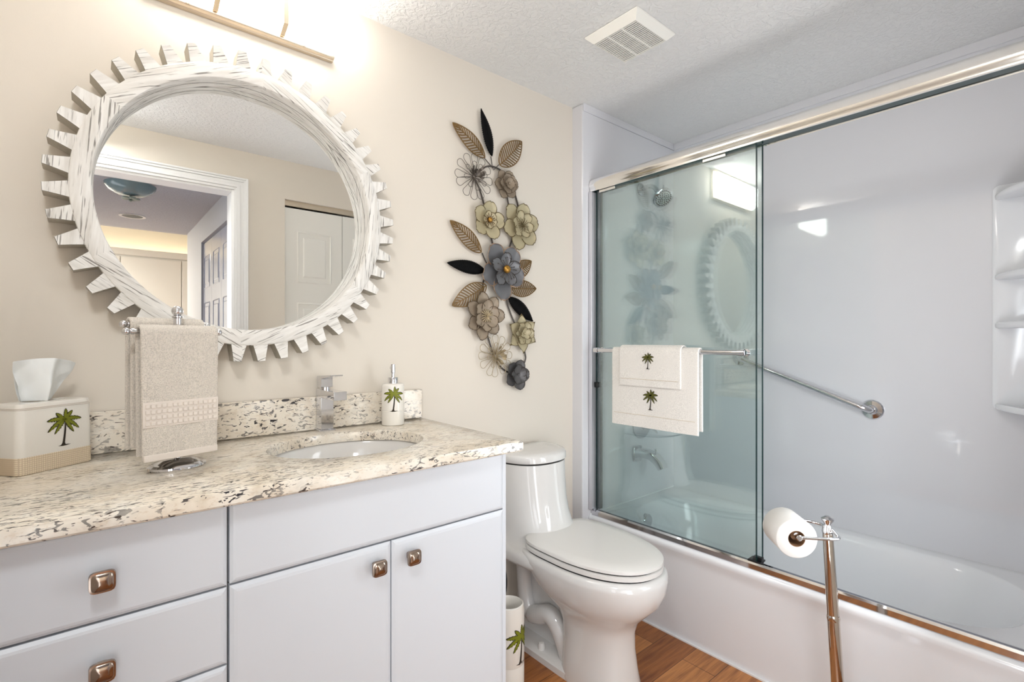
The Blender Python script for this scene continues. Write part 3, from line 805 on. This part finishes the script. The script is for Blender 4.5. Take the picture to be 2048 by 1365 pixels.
stamens(f, R0, 18, .050, .026, 'stem', .0012, .016, .0026); button(f, R0, .0165, .040)
f, R0 = flower(art, 'taupe_blossom', 1.194, 1.270, [(7, .096, .031, .010, .004, 0, .03, 0), (6, .064, .028, .013, .014, 25, .03, 0)], ['taupe', 'taupeedge'], 'taupe many-petal flower below the grey one')
stamens(f, R0, 16, .028, .018, 'wire_cream', .0022, .008, .0026)
f, R0 = flower(art, 'pointed_cream_flower', 1.392, 1.203, [(6, .086, .034, .008, .004, 95, 0, 1), (6, .050, .023, .012, .012, 60, 0, 0), (4, .028, .015, .010, .022, 20, 0, 0)], ['cream', 'creamedge'], 'cream flower with pointed petals')
button(f, R0, .006, .026, 'cream')
f, R0 = flower(art, 'charcoal_flower', 1.362, 1.032, [(5, .066, .030, .008, .004, 70, .03, 0), (5, .042, .024, .012, .013, 30, .04, 0)], ['charcoal', 'charedge'], 'dark grey flower at the bottom')
button(f, R0, .005, .022, 'charcoal')
def wire_flower(cx, cz, r, m_, label, n=12):
    f = bpy.data.objects.new('wire_flower', None); COL.objects.link(f); f.parent = art
    f.location = Vector((cx, -.012, cz))-art.location; f['label'] = label
    R0 = Matrix.Rotation(PI/2, 4, 'X')
    for k in range(n+8):
        big = k < n; q = r if big else r*.62; nn = n if big else 8
        a = 2*PI*k/nn+(.2 if not big else 0)+random.uniform(-.08, .08)
        d = .006 if big else .018; w = q*(.17 if big else .16)
        mb = MB(); mb.T = R0 @ Matrix.Rotation(a, 4, 'Z')
        p = spline([(.004, -.001, .004), (q*.55, -w*.6, d), (q*.88, -w, d), (q, 0, d), (q*.88, w, d), (q*.55, w*.6, d), (.004, .001, .004)], 5)
        mb.tube(p, .0011, 6); obj('wire_loop', mb, m_, f)
    mb = MB(); mb.T = R0
    for k in range(26):
        a = random.uniform(0, 2*PI); rr = random.uniform(.004, r*.33)
        mb.T = R0 @ Matrix.Translation((rr*cos(a), rr*sin(a), .018+random.uniform(0, .008))) @ Matrix.Rotation(a, 4, 'Z') @ Matrix.Rotation(random.uniform(-1, -.3), 4, 'Y')
        mb.loft([[(-.001, -.003, 0), (-.001, .003, 0), (-.001, .003, .0008), (-.001, -.003, .0008)], [(.012, -.006, 0), (.012, .006, 0), (.012, .006, .0008), (.012, -.006, .0008)], [(.017, -.002, .002), (.017, .002, .002), (.017, .002, .0028), (.017, -.002, .0028)]])
    obj('centre_cluster', mb, 'wire_cream' if m_ == 'wire_cream' else 'taupe' if 0 else m_, f)
wire_flower(1.144, 1.812, .090, 'wire_grey', 'grey wire-loop flower near the top')
wire_flower(1.251, 1.112, .086, 'wire_cream', 'cream wire-loop flower near the bottom')
def leaf(a, b_, wfrac, kind, y=-.016):
    a = Vector((a[0], 0, a[1])); b_ = Vector((b_[0], 0, b_[1])); d = b_-a; ln = d.length; d.normalize(); p = Vector((-d.z, 0, d.x))
    W_ = ln*wfrac/2
    def wd_(t): return W_*max(0, sin(PI*t**.85))**.8
    def P(t, s_, dy): # s in -1..1
        q = a+d*(ln*t)+p*(wd_(t)*s_); bow = .010*sin(PI*t)
        return (q.x, y-bow-dy+abs(s_)*.006*wd_(t)/max(W_, 1e-6), q.z)
    n = 30
    if kind == 'gold':
        mb = MB()
        rim = [P(i/n, 1, 0) for i in range(n+1)]+[P(1-i/n, -1, 0) for i in range(1, n)]
        mb.tube(rim, .0024, 6, closed=True)
        mb.tube([P(i/n, 0, .0006) for i in range(n+1)], .0022, 6)
        nb = 13
        for k in range(1, nb):
            t0 = k/nb*.92; t1 = min(.985, t0+.13)
            for s_ in (1, -1): mb.tube([P(t0, 0, 0), P((t0+t1)/2, .5*s_, 0), P(t1, .985*s_, 0)], .0025, 6)
        o = obj('slotted_leaf', mb, 'gold', art, world=True); o['label'] = 'gold slotted leaf'
    else:
        mb = MB(); m_ = 22
        pts = []
        for s_ in (1, -1):
            row = []
            for k in range(m_*2+1):
                t = k/(m_*2); ss = 1.0 if k % 2 == 0 else .88
                row.append(P(min(1, t+(.0)), ss*s_, 0))
            pts.append(row)
        mid = [P(k/(m_*2), 0, .002) for k in range(m_*2+1)]
        midh = [[P(k/(m_*2), .45*s_, .003 if k % 2 else .001) for k in range(m_*2+1)] for s_ in (1, -1)]
        for s_, row in enumerate(pts):
            for k in range(m_*2):
                mb.add([mid[k], mid[k+1], midh[s_][k+1], midh[s_][k]], [(0, 1, 2, 3)])
                mb.add([midh[s_][k], midh[s_][k+1], row[k+1], row[k]], [(0, 1, 2, 3)])
        o = obj('black_leaf', mb, 'blackmetal', art, world=True, solid=.0014, ang=20); o['label'] = 'solid black fringed leaf'
leaf((1.198, 1.900), (1.046, 1.995), .36, 'gold'); leaf((1.233, 1.912), (1.178, 2.088), .27, 'black'); leaf((1.274, 1.887), (1.392, 2.013), .50, 'gold')
leaf((1.180, 1.522), (1.035, 1.624), .36, 'gold'); leaf((1.200, 1.450), (1.020, 1.464), .30, 'black'); leaf((1.205, 1.392), (1.044, 1.305), .42, 'gold')
leaf((1.340, 1.440), (1.447, 1.514), .5, 'gold'); leaf((1.325, 1.387), (1.475, 1.398), .45, 'gold'); leaf((1.320, 1.352), (1.456, 1.256), .36, 'black')
def stem(pts, r=.0028):
    mb = MB(); mb.tube(spline([(x, -.009, z) for x, z in pts], 6), r, 8); obj('stem', mb, 'stem', art, world=True)
for p, r in (([(1.33, 1.72), (1.31, 1.80), (1.303, 1.856), (1.262, 1.875), (1.215, 1.870), (1.171, 1.84)], .0032), ([(1.144, 1.812), (1.166, 1.79), (1.183, 1.757), (1.21, 1.68), (1.232, 1.60), (1.26, 1.50)], .0036),
             ([(1.233, 1.914), (1.241, 1.87)], .0018), ([(1.2, 1.90), (1.246, 1.868)], .0018), ([(1.274, 1.89), (1.246, 1.862)], .0018), ([(1.36, 1.79), (1.38, 1.7), (1.33, 1.56), (1.29, 1.48)], .0036),
             ([(1.29, 1.45), (1.316, 1.341), (1.33, 1.30), (1.357, 1.249), (1.39, 1.20)], .0032), ([(1.392, 1.21), (1.416, 1.123), (1.419, 1.091), (1.39, 1.04)], .003), ([(1.27, 1.46), (1.20, 1.42), (1.195, 1.33), (1.2, 1.24), (1.225, 1.17), (1.25, 1.11), (1.29, 1.06), (1.34, 1.035)], .0034),
             ([(1.19, 1.52), (1.215, 1.48), (1.26, 1.46)], .0022), ([(1.19, 1.451), (1.25, 1.455)], .0022), ([(1.33, 1.44), (1.3, 1.45)], .002), ([(1.32, 1.35), (1.30, 1.40)], .002)):
    stem(p, r)

# ------------------------------------------------------------------ toilet
TX = 1.362
to = thing('toilet', (TX, -.03, 0), 'white one-piece elongated toilet with closed lid between vanity and bathtub', 'toilet')
def egg(yf, yb, hw, z, n=48, sq=2.3, back=3.2):
    """yf (negative) front tip, yb back, half width hw; rounder front, squarer back"""
    o = []; cy = yb+(yf-yb)*.42
    for k in range(n):
        t = 2*PI*k/n; c, s_ = cos(t), sin(t)
        p = sq if s_ < 0 else back
        x = hw*math.copysign(abs(c)**(2/p), c)
        y = cy+(cy-yf if s_ < 0 else yb-cy)*math.copysign(abs(s_)**(2/p), s_)
        o.append((x, y, z))
    return o
mb = MB()
mb.loft([egg(-.575, -.315, .112, 0), egg(-.578, -.315, .114, .012), egg(-.568, -.315, .106, .06), egg(-.560, -.315, .098, .13), egg(-.560, -.31, .098, .19), egg(-.575, -.29, .108, .235),
         egg(-.615, -.25, .140, .275), egg(-.652, -.21, .166, .315), egg(-.668, -.18, .178, .355), egg(-.673, -.15, .188, .390), egg(-.670, -.14, .188, .410), egg(-.658, -.14, .176, .418)])
obj('bowl', mb, 'porcelain', to, ang=60)
def trng(yf, yb, hw, z, p=2.25, n=64):
    o = []; cy = yb-.035
    for k in range(n):
        t = 2*PI*k/n; c, s_ = cos(t), sin(t); q = p if s_ < 0 else 6
        o.append((-.004+hw*math.copysign(abs(c)**(2/q), c), cy+((cy-yf) if s_ < 0 else .035)*math.copysign(abs(s_)**(2/q), s_), z))
    return o
mb = MB()
mb.loft([trng(-.42, -.02, .150, .352, 3), trng(-.45, -.005, .180, .360, 3), trng(-.46, .0, .190, .374, 3), trng(-.45, .002, .191, .396, 3), trng(-.43, .002, .186, .407, 3), trng(-.36, .004, .172, .413, 2.8), trng(-.31, .006, .162, .422, 2.7), trng(-.272, .007, .154, .440, 2.6), trng(-.248, .008, .149, .470, 2.5), trng(-.232, .008, .146, .51, 2.45), trng(-.220, .008, .145, .56, 2.4), trng(-.212, .008, .146, .63, 2.4), trng(-.206, .008, .148, .700, 2.4)])
obj('tank', mb, 'porcelain', to, ang=60)
mb = MB()
mb.loft([trng(-.200, .004, .143, .700, 2.4), trng(-.204, .006, .146, .7055, 2.4)]); obj('lid_gap_shade', mb, 'dark', to)  # dark ring painted in as the shade under the tank lid
mb = MB()
mb.loft([trng(-.206, .008, .148, .7056, 2.4), trng(-.212, .010, .152, .7085, 2.4), trng(-.212, .010, .152, .728, 2.4), trng(-.206, .006, .147, .737, 2.4), trng(-.18, -.01, .126, .742, 2.4), trng(-.14, -.05, .07, .744, 2.4)])
obj('tank_lid', mb, 'porcelain', to, ang=60)
def lidr(yf, yb, hw, z): 
    o = egg(yf, yb, hw, z, 64, 2.15, 4.5); return o
mb = MB(); mb.loft([lidr(-.652, -.190, .170, .417), lidr(-.652, -.190, .170, .424)]); obj('lower_gap_shade', mb, 'dark', to)  # dark ring painted in as the shade between bowl and seat
mb = MB(); mb.loft([lidr(-.657, -.190, .172, .4235), lidr(-.661, -.186, .176, .4255), lidr(-.661, -.186, .176, .4375), lidr(-.656, -.190, .172, .4405)])
obj('seat', mb, 'seat', to, ang=50)
mb = MB(); mb.loft([lidr(-.653, -.192, .169, .440), lidr(-.653, -.192, .169, .4446)]); obj('seat_gap_shade', mb, 'dark', to)  # dark ring painted in as the shade between seat and lid
mb = MB(); mb.loft([lidr(-.656, -.190, .171, .4445), lidr(-.662, -.186, .177, .4475), lidr(-.661, -.186, .176, .4560), lidr(-.653, -.192, .170, .4600), lidr(-.60, -.22, .135, .4625), lidr(-.50, -.3, .06, .4633)])
obj('lid', mb, 'seat', to, ang=50)
for sx in (-1, 1): obj('hinge', MB().lathe([(.014, sx*.05), (.014, sx*.11)], (0, -.176, .443), 'x', 20), 'seat', to)
# rear foot plate, web and exposed trapway
mb = MB(); mb.loft([[(x, y, z) for x, y in superell(0, -.255, a, b_, 5)] for a, b_, z in ((.110, .205, 0), (.110, .205, .022), (.100, .198, .030))])
obj('foot_plate', mb, 'porcelain', to, ang=50)
mb = MB(); mb.box(-.03, .03, -.40, -.02, .02, .36); obj('web', mb, 'porcelain', to, bev=.01)
for sx in (-1, 1):
    mb = MB(); x = sx*.045
    mb.tube(spline([(x, -.075, .37), (x, -.085, .27), (x, -.095, .17), (x, -.125, .115), (x*1.1, -.175, .125), (x*1.1, -.235, .150), (x*1.1, -.28, .125), (x, -.31, .07), (x, -.33, .02)], 6), [.030]*20+[.034]*29, 16)
    obj('trapway', mb, 'porcelain', to)
    obj('bolt_cap', MB().lathe([(.014, .028), (.0135, .045), (.010, .053), (.001, .055)], (sx*.082, -.225, 0), 'z', 20), 'seat', to)
hs = obj('supply_hose', MB().tube(spline([(1.19, -.012, .10), (1.20, -.05, .11), (1.225, -.085, .15), (1.238, -.095, .22), (1.232, -.09, .29), (1.215, -.085, .345)], 8), .0075, 12), 'black')
tag(hs, 'black water supply hose rising from the wall behind the canister', 'hose')
# ------------------------------------------------------------------ palm canister
cn = thing('palm_canister', (1.092, -.292, 0), 'tall white ceramic canister with palm tree on the floor beside the toilet', 'canister')
R2 = .052
obj('body', MB().lathe([(.047, 0), (.052, .004), (R2, .078), (.0512, .080), (.0512, .083), (R2, .085), (.0525, .262), (.050, .278), (.0455, .281), (.0435, .277), (.0435, .02), (.001, .02)], seg=48), 'ceramic', cn)
gb = math.radians(-90+10)
palm_obj(cn, lambda s_, t, d: ((R2+.0004+d)*cos(gb+s_/R2), (R2+.0004+d)*sin(gb+s_/R2), .155+t), .125, seed=3)

# ------------------------------------------------------------------ bathtub
tub = thing('bathtub', (2.12, -.83, 0), 'white alcove bathtub with a smooth apron behind the sliding glass doors', 'bathtub')
TZ = .366
def tr(x0, x1, y0, y1, r, z, n=12):
    return [(a, b_, z) for a, b_ in rrect(x1-x0, y1-y0, r, n, (x0+x1)/2, (y0+y1)/2)]
mb = MB()
X0, X1, Y0, Y1 = 1.774, 2.469, -1.588, -.0635
rg = []
for z, dx in ((.0, 0), (.30, 0), (.325, -.004), (.340, -.010), (.352, -.012), (.360, -.010), (TZ-.001, -.004), (TZ, .004)):
    rg.append(tr(X0+dx, X1, Y0, Y1, .001, z))
rg.append(tr(1.862, 2.415, -1.47, -.135, .24, TZ))
rg.append(tr(1.868, 2.409, -1.462, -.143, .235, TZ-.004))
rg.append(tr(1.880, 2.395, -1.445, -.155, .225, TZ-.03))
rg.append(tr(1.900, 2.375, -1.40, -.175, .22, .25))
rg.append(tr(1.925, 2.350, -1.32, -.200, .20, .14))
rg.append(tr(1.955, 2.320, -1.22, -.235, .17, .09))
rg.append(tr(2.000, 2.270, -1.12, -.30, .12, .075))
mb.loft(rg, True, True)
obj('shell', mb, 'tub', tub, world=True, ang=50)
obj('overflow_plate', MB().lathe([(.034, -.150), (.034, -.178), (.030, -.183), (.006, -.184)], (2.06, 0, .300), 'y', 32), 'chrome', tub, world=True)
mb = MB(); mb.tube([(1.774, -.07, .33), (1.774, -1.585, .33)], .001, 6)

# ------------------------------------------------------------------ sliding shower door
sh = thing('sliding_shower_door', (1.8, -.83, TZ), 'sliding shower door of green-tinted glass with chrome header over the tub', 'shower door')
mb = MB()
pr = [(1.775, 1.862), (1.777, 1.872), (1.826, 1.872), (1.828, 1.862), (1.832, 1.866), (1.832, 1.915)]+[(1.802+.038*cos(math.radians(a)), 1.891+.037*sin(math.radians(a))) for a in range(60, 218, 8)]+[(1.7705, 1.8665), (1.7705, 1.862)]
mb.loft([[(x, y, z) for x, z in pr] for y in (-.0645, -1.588)])
obj('header_rail', mb, 'brightchrome', sh, world=True, ang=40)
obj('header_underside', B(1.777, 1.825, -1.586, -.066, 1.866, 1.8715), 'glassedge', sh, world=True, smooth=False)
mb = MB(); mb.prism([(1.779, TZ+.0005), (1.779, TZ+.020), (1.783, TZ+.027), (1.786, TZ+.027), (1.786, TZ+.010), (1.822, TZ+.010), (1.822, TZ+.016), (1.826, TZ+.016), (1.826, TZ+.0005)], -1.588, -.0645, 'y')
obj('bottom_track', mb, 'chrome', sh, world=True, smooth=False)
mb = MB(); mb.box(1.762, 1.828, -.075, -.0645, TZ+.028, 1.8615); mb.box(1.762, 1.767, -.081, -.075, TZ+.028, 1.8615)
obj('wall_jamb', mb, 'alu', sh, world=True, bev=.002)
g1 = obj('glass_panel', B(1.785, 1.791, -.812, -.094, TZ+.022, 1.866), 'glass', sh, world=True, smooth=False)
g2 = obj('glass_panel', B(1.811, 1.817, -.822, -.0965, TZ+.018, 1.866), 'glass', sh, world=True, smooth=False)
obj('edge_strip', B(1.7848, 1.7912, -.815, -.812, TZ+.022, 1.863), 'glassedge', g1, world=True, smooth=False)
obj('edge_strip', B(1.8108, 1.8172, -.825, -.822, TZ+.018, 1.863), 'glassedge', g2, world=True, smooth=False)
obj('edge_strip', B(1.7848, 1.7912, -.094, -.0905, TZ+.028, 1.863), 'glassedge', g1, world=True, smooth=False)
obj('edge_strip', B(1.800, 1.822, -.096, -.0755, TZ+.028, 1.863), 'glassedge', g2, world=True, smooth=False)
obj('bumper', B(1.778, 1.800, -.104, -.083, .958, .982), 'black', sh, world=True, bev=.002)
obj('door_guide', MB().box(1.781, 1.822, -.83, -.785, TZ+.027, TZ+.033).box(1.793, 1.809, -.83, -.80, TZ+.011, TZ+.045), 'black', sh, world=True, bev=.001)
for gy in (-.155, -.66):
    obj('roller_bracket', B(1.780, 1.7845, gy-.045, gy+.045, 1.850, 1.863), 'brightchrome', g1, world=True, bev=.001)
mb = MB(); BX, BZ = 1.742, 1.130
mb.tube([(BX, -.125, BZ), (BX, -.795, BZ)], .0095, 16)
obj('towel_bar', mb, 'chrome', g1, world=True)
mb = MB()
for y in (-.128, -.782): mb.tube([(BX, y, BZ), (1.7852, y, BZ)], [.0085, .0085], 14); mb.lathe([(.013, 1.780), (.013, 1.785)], (0, y, BZ), 'x', 20); mb.lathe([(.012, y-.011), (.012, y+.011)], (BX, 0, BZ), 'y', 20)
obj('bar_mount', mb, 'chrome', g1, world=True)

# towels on the shower door bar: local x axis runs toward the viewer side (-y in the room), local -y is the room side (-x)
def bar_towel(name, y0, y1, front, back, R_, th, label, pz, ph, hemz, sx=1, wave=.001):
    t = thing(name, (BX, 0, BZ), label, 'towel', 'white palm towels on the shower door bar', rz=-PI/2)
    m1 = drape(-y0, -y1, 0, 0, front, back, R_, th=th, wave=wave, flare=.002, ph=sx)
    obj('cloth', m1, 'whiteterry', t, ang=60)
    yf = -R_-th/2
    xm = (-y0-y1)/2; hw = (y0-y1)/2
    k = hemz/front
    mb = MB()
    def wv(u): return wave*sin(u*11+sx+k*2)*k-.001*k
    mb.tube([(-y0+(y0-y1)*u, yf-.0003+wv(u), -hemz) for u in [i/30 for i in range(1, 30)]], .0011, 6)
    obj('hem_seam', mb, 'hem', t)
    k = .5
    palm_obj(t, lambda s_, t_, d: (-ph[0]+s_, yf-.0016-d, ph[1]+t_), pz, 'threadgreen', .0005, 5)
    return t
t1 = bar_towel('bath_towel', -.228, -.630, .312, .300, .0140, .007, 'larger white towel with palm embroidery, lower layer on the shower door bar', .080, (-.424, -.197), .262, 1)
t2 = bar_towel('small_towel', -.272, -.562, .143, .140, .0222, .0065, 'smaller white towel with palm embroidery, draped over the larger one', .064, (-.417, -.040), .115, 2)

# ------------------------------------------------------------------ grab bar
gb_ = thing('grab_bar', (2.47, -.72, .98), 'angled chrome grab bar on the white shower wall', 'grab bar')
A_ = Vector((2.425, -.438, 1.090)); Z_ = Vector((2.425, -.985, .888)); d = (Z_-A_).normalized()
pts = [Vector((2.468, A_.y, A_.z)), Vector((2.445, A_.y, A_.z)), A_+Vector((.006, 0, 0))+d*.006, A_+d*.028]+[A_+d*t for t in (.2, .4, .54)]+[Z_-d*.006+Vector((.006, 0, 0)), Vector((2.445, Z_.y, Z_.z)), Vector((2.468, Z_.y, Z_.z))]
mb = MB(); mb.tube(pts, .0125, 18); obj('bar', mb, 'chrome', gb_, world=True, ang=60)
for p in (A_, Z_):
    obj('flange', MB().lathe([(.040, 2.4695), (.040, 2.462), (.036, 2.457), (.020, 2.455), (.016, 2.450)], (0, p.y, p.z), 'x', 40), 'chrome', gb_, world=True)

# ------------------------------------------------------------------ shower fittings on the end panel
s1 = thing('showerhead', (2.165, -.063, 1.95), 'round chrome shower head on a bent arm, behind the glass', 'shower head')
obj('flange', MB().lathe([(.032, -.001), (.031, -.006), (.022, -.012), (.014, -.016)], ax='y', seg=32), 'chrome', s1)
obj('arm', MB().tube(spline([(0, -.005, 0), (-.004, -.05, .004), (-.015, -.09, -.012), (-.03, -.125, -.05)], 8), .0115, 14), 'chrome', s1)
dr = Vector((-.25, -.62, -.62)).normalized(); q = Vector((0, 0, 1)).rotation_difference(dr).to_matrix().to_4x4()
mb = MB(); mb.T = Matrix.Translation((-.03, -.125, -.05)) @ q
mb.lathe([(.012, -.008), (.015, .0), (.02, .012), (.042, .030), (.050, .044), (.051, .052), (.047, .055)], seg=40)
mb.tube([(0, .048, .046), (0, .066, .048)], .004, 8)
obj('head', mb, 'chrome', s1)
mb = MB(); mb.T = Matrix.Translation((-.03, -.125, -.05)) @ q; mb.lathe([(.047, .0545), (.001, .0565)], seg=40)
obj('spray_face', mb, mat('light grey spray face', (196, 202, 202), .3), s1)
mb = MB(); mb.T = Matrix.Translation((-.03, -.125, -.05)) @ q
for rr, nn in ((.009, 6), (.018, 10), (.027, 14), (.038, 22)):
    for k in range(nn):
        a = 2*PI*k/nn; mb.lathe([(.0027, .0555), (.0022, .0585)], (rr*cos(a), rr*sin(a), 0), 'z', 8)
obj('nozzles', mb, 'black', s1)
s2 = thing('shower_valve', (2.170, -.063, .745), 'round chrome shower valve with lever, partly hidden below the towels', 'shower valve')
obj('escutcheon', MB().lathe([(.075, -.001), (.074, -.006), (.05, -.012), (.028, -.016)], ax='y', seg=40), 'chrome', s2)
obj('handle', MB().lathe([(.024, -.016), (.022, -.05), (.018, -.06)], ax='y', seg=24).tube([(0, -.05, 0), (.045, -.055, -.035), (.055, -.057, -.045)], [.009, .007, .005], 10), 'chrome', s2)
s3 = thing('tub_spout', (2.125, -.063, .60), 'curved chrome tub spout behind the glass', 'tub spout')
obj('flange', MB().prism(rrect(.066, .078, .012), -.001, -.014, 'y'), 'chrome', s3, bev=.003)
mb = MB()
pth = spline([(0, -.012, .004), (0, -.05, .008), (0, -.095, .004), (0, -.135, -.020), (0, -.158, -.050)], 6)
rings = []
for i, p in enumerate(pth):
    t = i/(len(pth)-1); a = -t*1.05; w = .029-.004*t; h = .024-.003*t
    ring_ = []
    for (u, v) in rrect(2*w, 2*h, .012, 4):
        ring_.append((p.x+u, p.y+v*sin(-a)*-1, p.z+v*cos(a)))
    rings.append(ring_)
mb.loft(rings); obj('spout', mb, 'chrome', s3, ang=50)
obj('diverter_knob', MB().lathe([(.004, 0), (.004, .016), (.008, .018), (.008, .024)], (0, -.118, .016), 'z', 16), 'chrome', s3)

# ------------------------------------------------------------------ corner shelf
cs = thing('corner_shelf_unit', (2.469, -1.589, .93), 'moulded white corner shelf tower on the shower wall at the right edge', 'shelf')
mb = MB()
mb.prism(rrect(.244, .80, .03, 6, -.122, .40), 0, .012, 'z') if 0 else None
def plate(fn, a, h):
    return fn
mb = MB(); o_ = [(y, z) for y, z in rrect(.246, .795, .02, 6, .123, .395)]
mb.loft([[(-.0005, y, z) for y, z in o_], [(-.006, y, z) for y, z in o_], [(-.010, .123+(y-.123)*.96, .395+(z-.395)*.985) for y, z in o_]])
obj('back_panel', mb, 'tub', cs)
mb = MB(); mb.loft([[(-y, .0005, z) for y, z in o_], [(-y, .006, z) for y, z in o_], [(-(.123+(y-.123)*.96), .010, .395+(z-.395)*.985) for y, z in o_]])
obj('side_panel', mb, 'tub', cs)
def qring(r, z, n=20):
    o = [(-.006, .006, z)]
    for k in range(n+1):
        a = PI/2*k/n; rr = r*(1-.10*sin(2*a)); o.append((-.006-rr*sin(a), .006+rr*cos(a), z))
    return o
for z in (.758, .474, .303, .016):
    mb = MB(); mb.loft([qring(.226, z-.018), qring(.232, z-.015), qring(.234, z-.008), qring(.233, z), qring(.228, z+.004), qring(.222, z+.001), qring(.215, z)])
    obj('shelf', mb, 'tub', cs, ang=50)

# ------------------------------------------------------------------ toilet paper stand
ps = thing('toilet_paper_stand', (1.575, -1.140, 0), 'tall polished nickel toilet paper stand in the right foreground', 'paper stand')
ps.rotation_euler = (0, 0, 0)
top = Vector((-.032, .028, .655)); foot = Vector((0, 0, 0))
obj('base', MB().lathe([(.075, 0), (.078, .004), (.077, .010), (.06, .016), (.03, .022), (.02, .035)], seg=48), 'chrome', ps)
def along(t): return foot+(top-foot)*t
pole_m = mat('polished warm nickel', (214, 206, 196), .06, 1)
mb = MB(); mb.tube([tuple(along(t)) for t in (.03, .3, .5, .62, .624)], [.0165, .016, .0155, .0152, .0148], 20)
mb.tube([tuple(along(t)) for t in (.622, .63, .64, .645)], [.0158, .0165, .0158, .0148], 20)
mb.tube([tuple(along(t)) for t in (.644, .8, .97, .985)], [.0148, .014, .0128, .0125], 20)
obj('pole', mb, pole_m, ps)
t3 = top
mb = MB(); mb.lathe([(.012, -.012), (.0135, -.006), (.0125, .002), (.0085, .010), (.0085, .016), (.0155, .026), (.0160, .030), (.010, .034), (.006, .037), (.001, .038)], tuple(t3), 'z', 28)
obj('finial', mb, 'chrome', ps)
F_ = Vector((1.437, -1.073, .652))-ps.location; Rr = Vector((1.511, -1.006, .652))-ps.location
ax_ = (Rr-F_).normalized(); pp = Vector((ax_.y, -ax_.x, 0))
c1 = F_-ax_*.012; c4 = Rr+ax_*.012
arm = [c1+pp*.006, c1+pp*.05, c1+pp*.085, c1+pp*.103+ax_*.010, c1+pp*.107+ax_*.03, c1*.5+c4*.5+pp*.107, c4+pp*.107-ax_*.03, c4+pp*.103-ax_*.010, c4+pp*.085, c4+pp*.05, c4+pp*.006]
zz = [0, 0, 0, 0, .001, .006, .001, 0, .002, .004, 0]
mb = MB(); mb.tube(spline([tuple(p+Vector((0, 0, z))) for p, z in zip(arm, zz)], 5), .0042, 12)
obj('arm', mb, 'chrome', ps)
mb = MB()
mb.tube([tuple(c1+ax_*.0), tuple(c4)], .0045, 10)
for p0, dd in ((c1, ax_), (c4, -ax_)):
    mb.tube([tuple(p0+dd*t) for t in (-.006, -.004, .004, .010, .018, .020)], [.006, .008, .0065, .008, .014, .012], 20)
obj('roll_holder', mb, 'chrome', ps)
mid = (F_+Rr)/2+ps.location-Vector((0, 0, .008)); L2 = (Rr-F_).length/2
rl = thing('toilet_roll', mid, 'white toilet paper roll hanging on the nickel stand', 'toilet roll', rz=math.atan2(ax_.y, ax_.x))
mb = MB(); Ro, Ri = .052, .0215
mb.loft([[(h, r*cos(2*PI*k/64), r*sin(2*PI*k/64)) for k in range(64)] for r, h in ((Ri, -L2), (Ro-.002, -L2), (Ro, -L2+.002), (Ro, L2-.002), (Ro-.002, L2), (Ri, L2))], False, False)
obj('paper', mb, 'paper', rl, ang=50)
mb = MB(); mb.loft([[(h, r*cos(2*PI*k/48), r*sin(2*PI*k/48)) for k in range(48)] for r, h in ((Ri, -L2+.0005), (Ri, L2-.0005), (Ri-.001, L2-.0005), (Ri-.001, -L2+.0005), (Ri, -L2+.0005))], False, False)
obj('core', mb, 'card', rl)
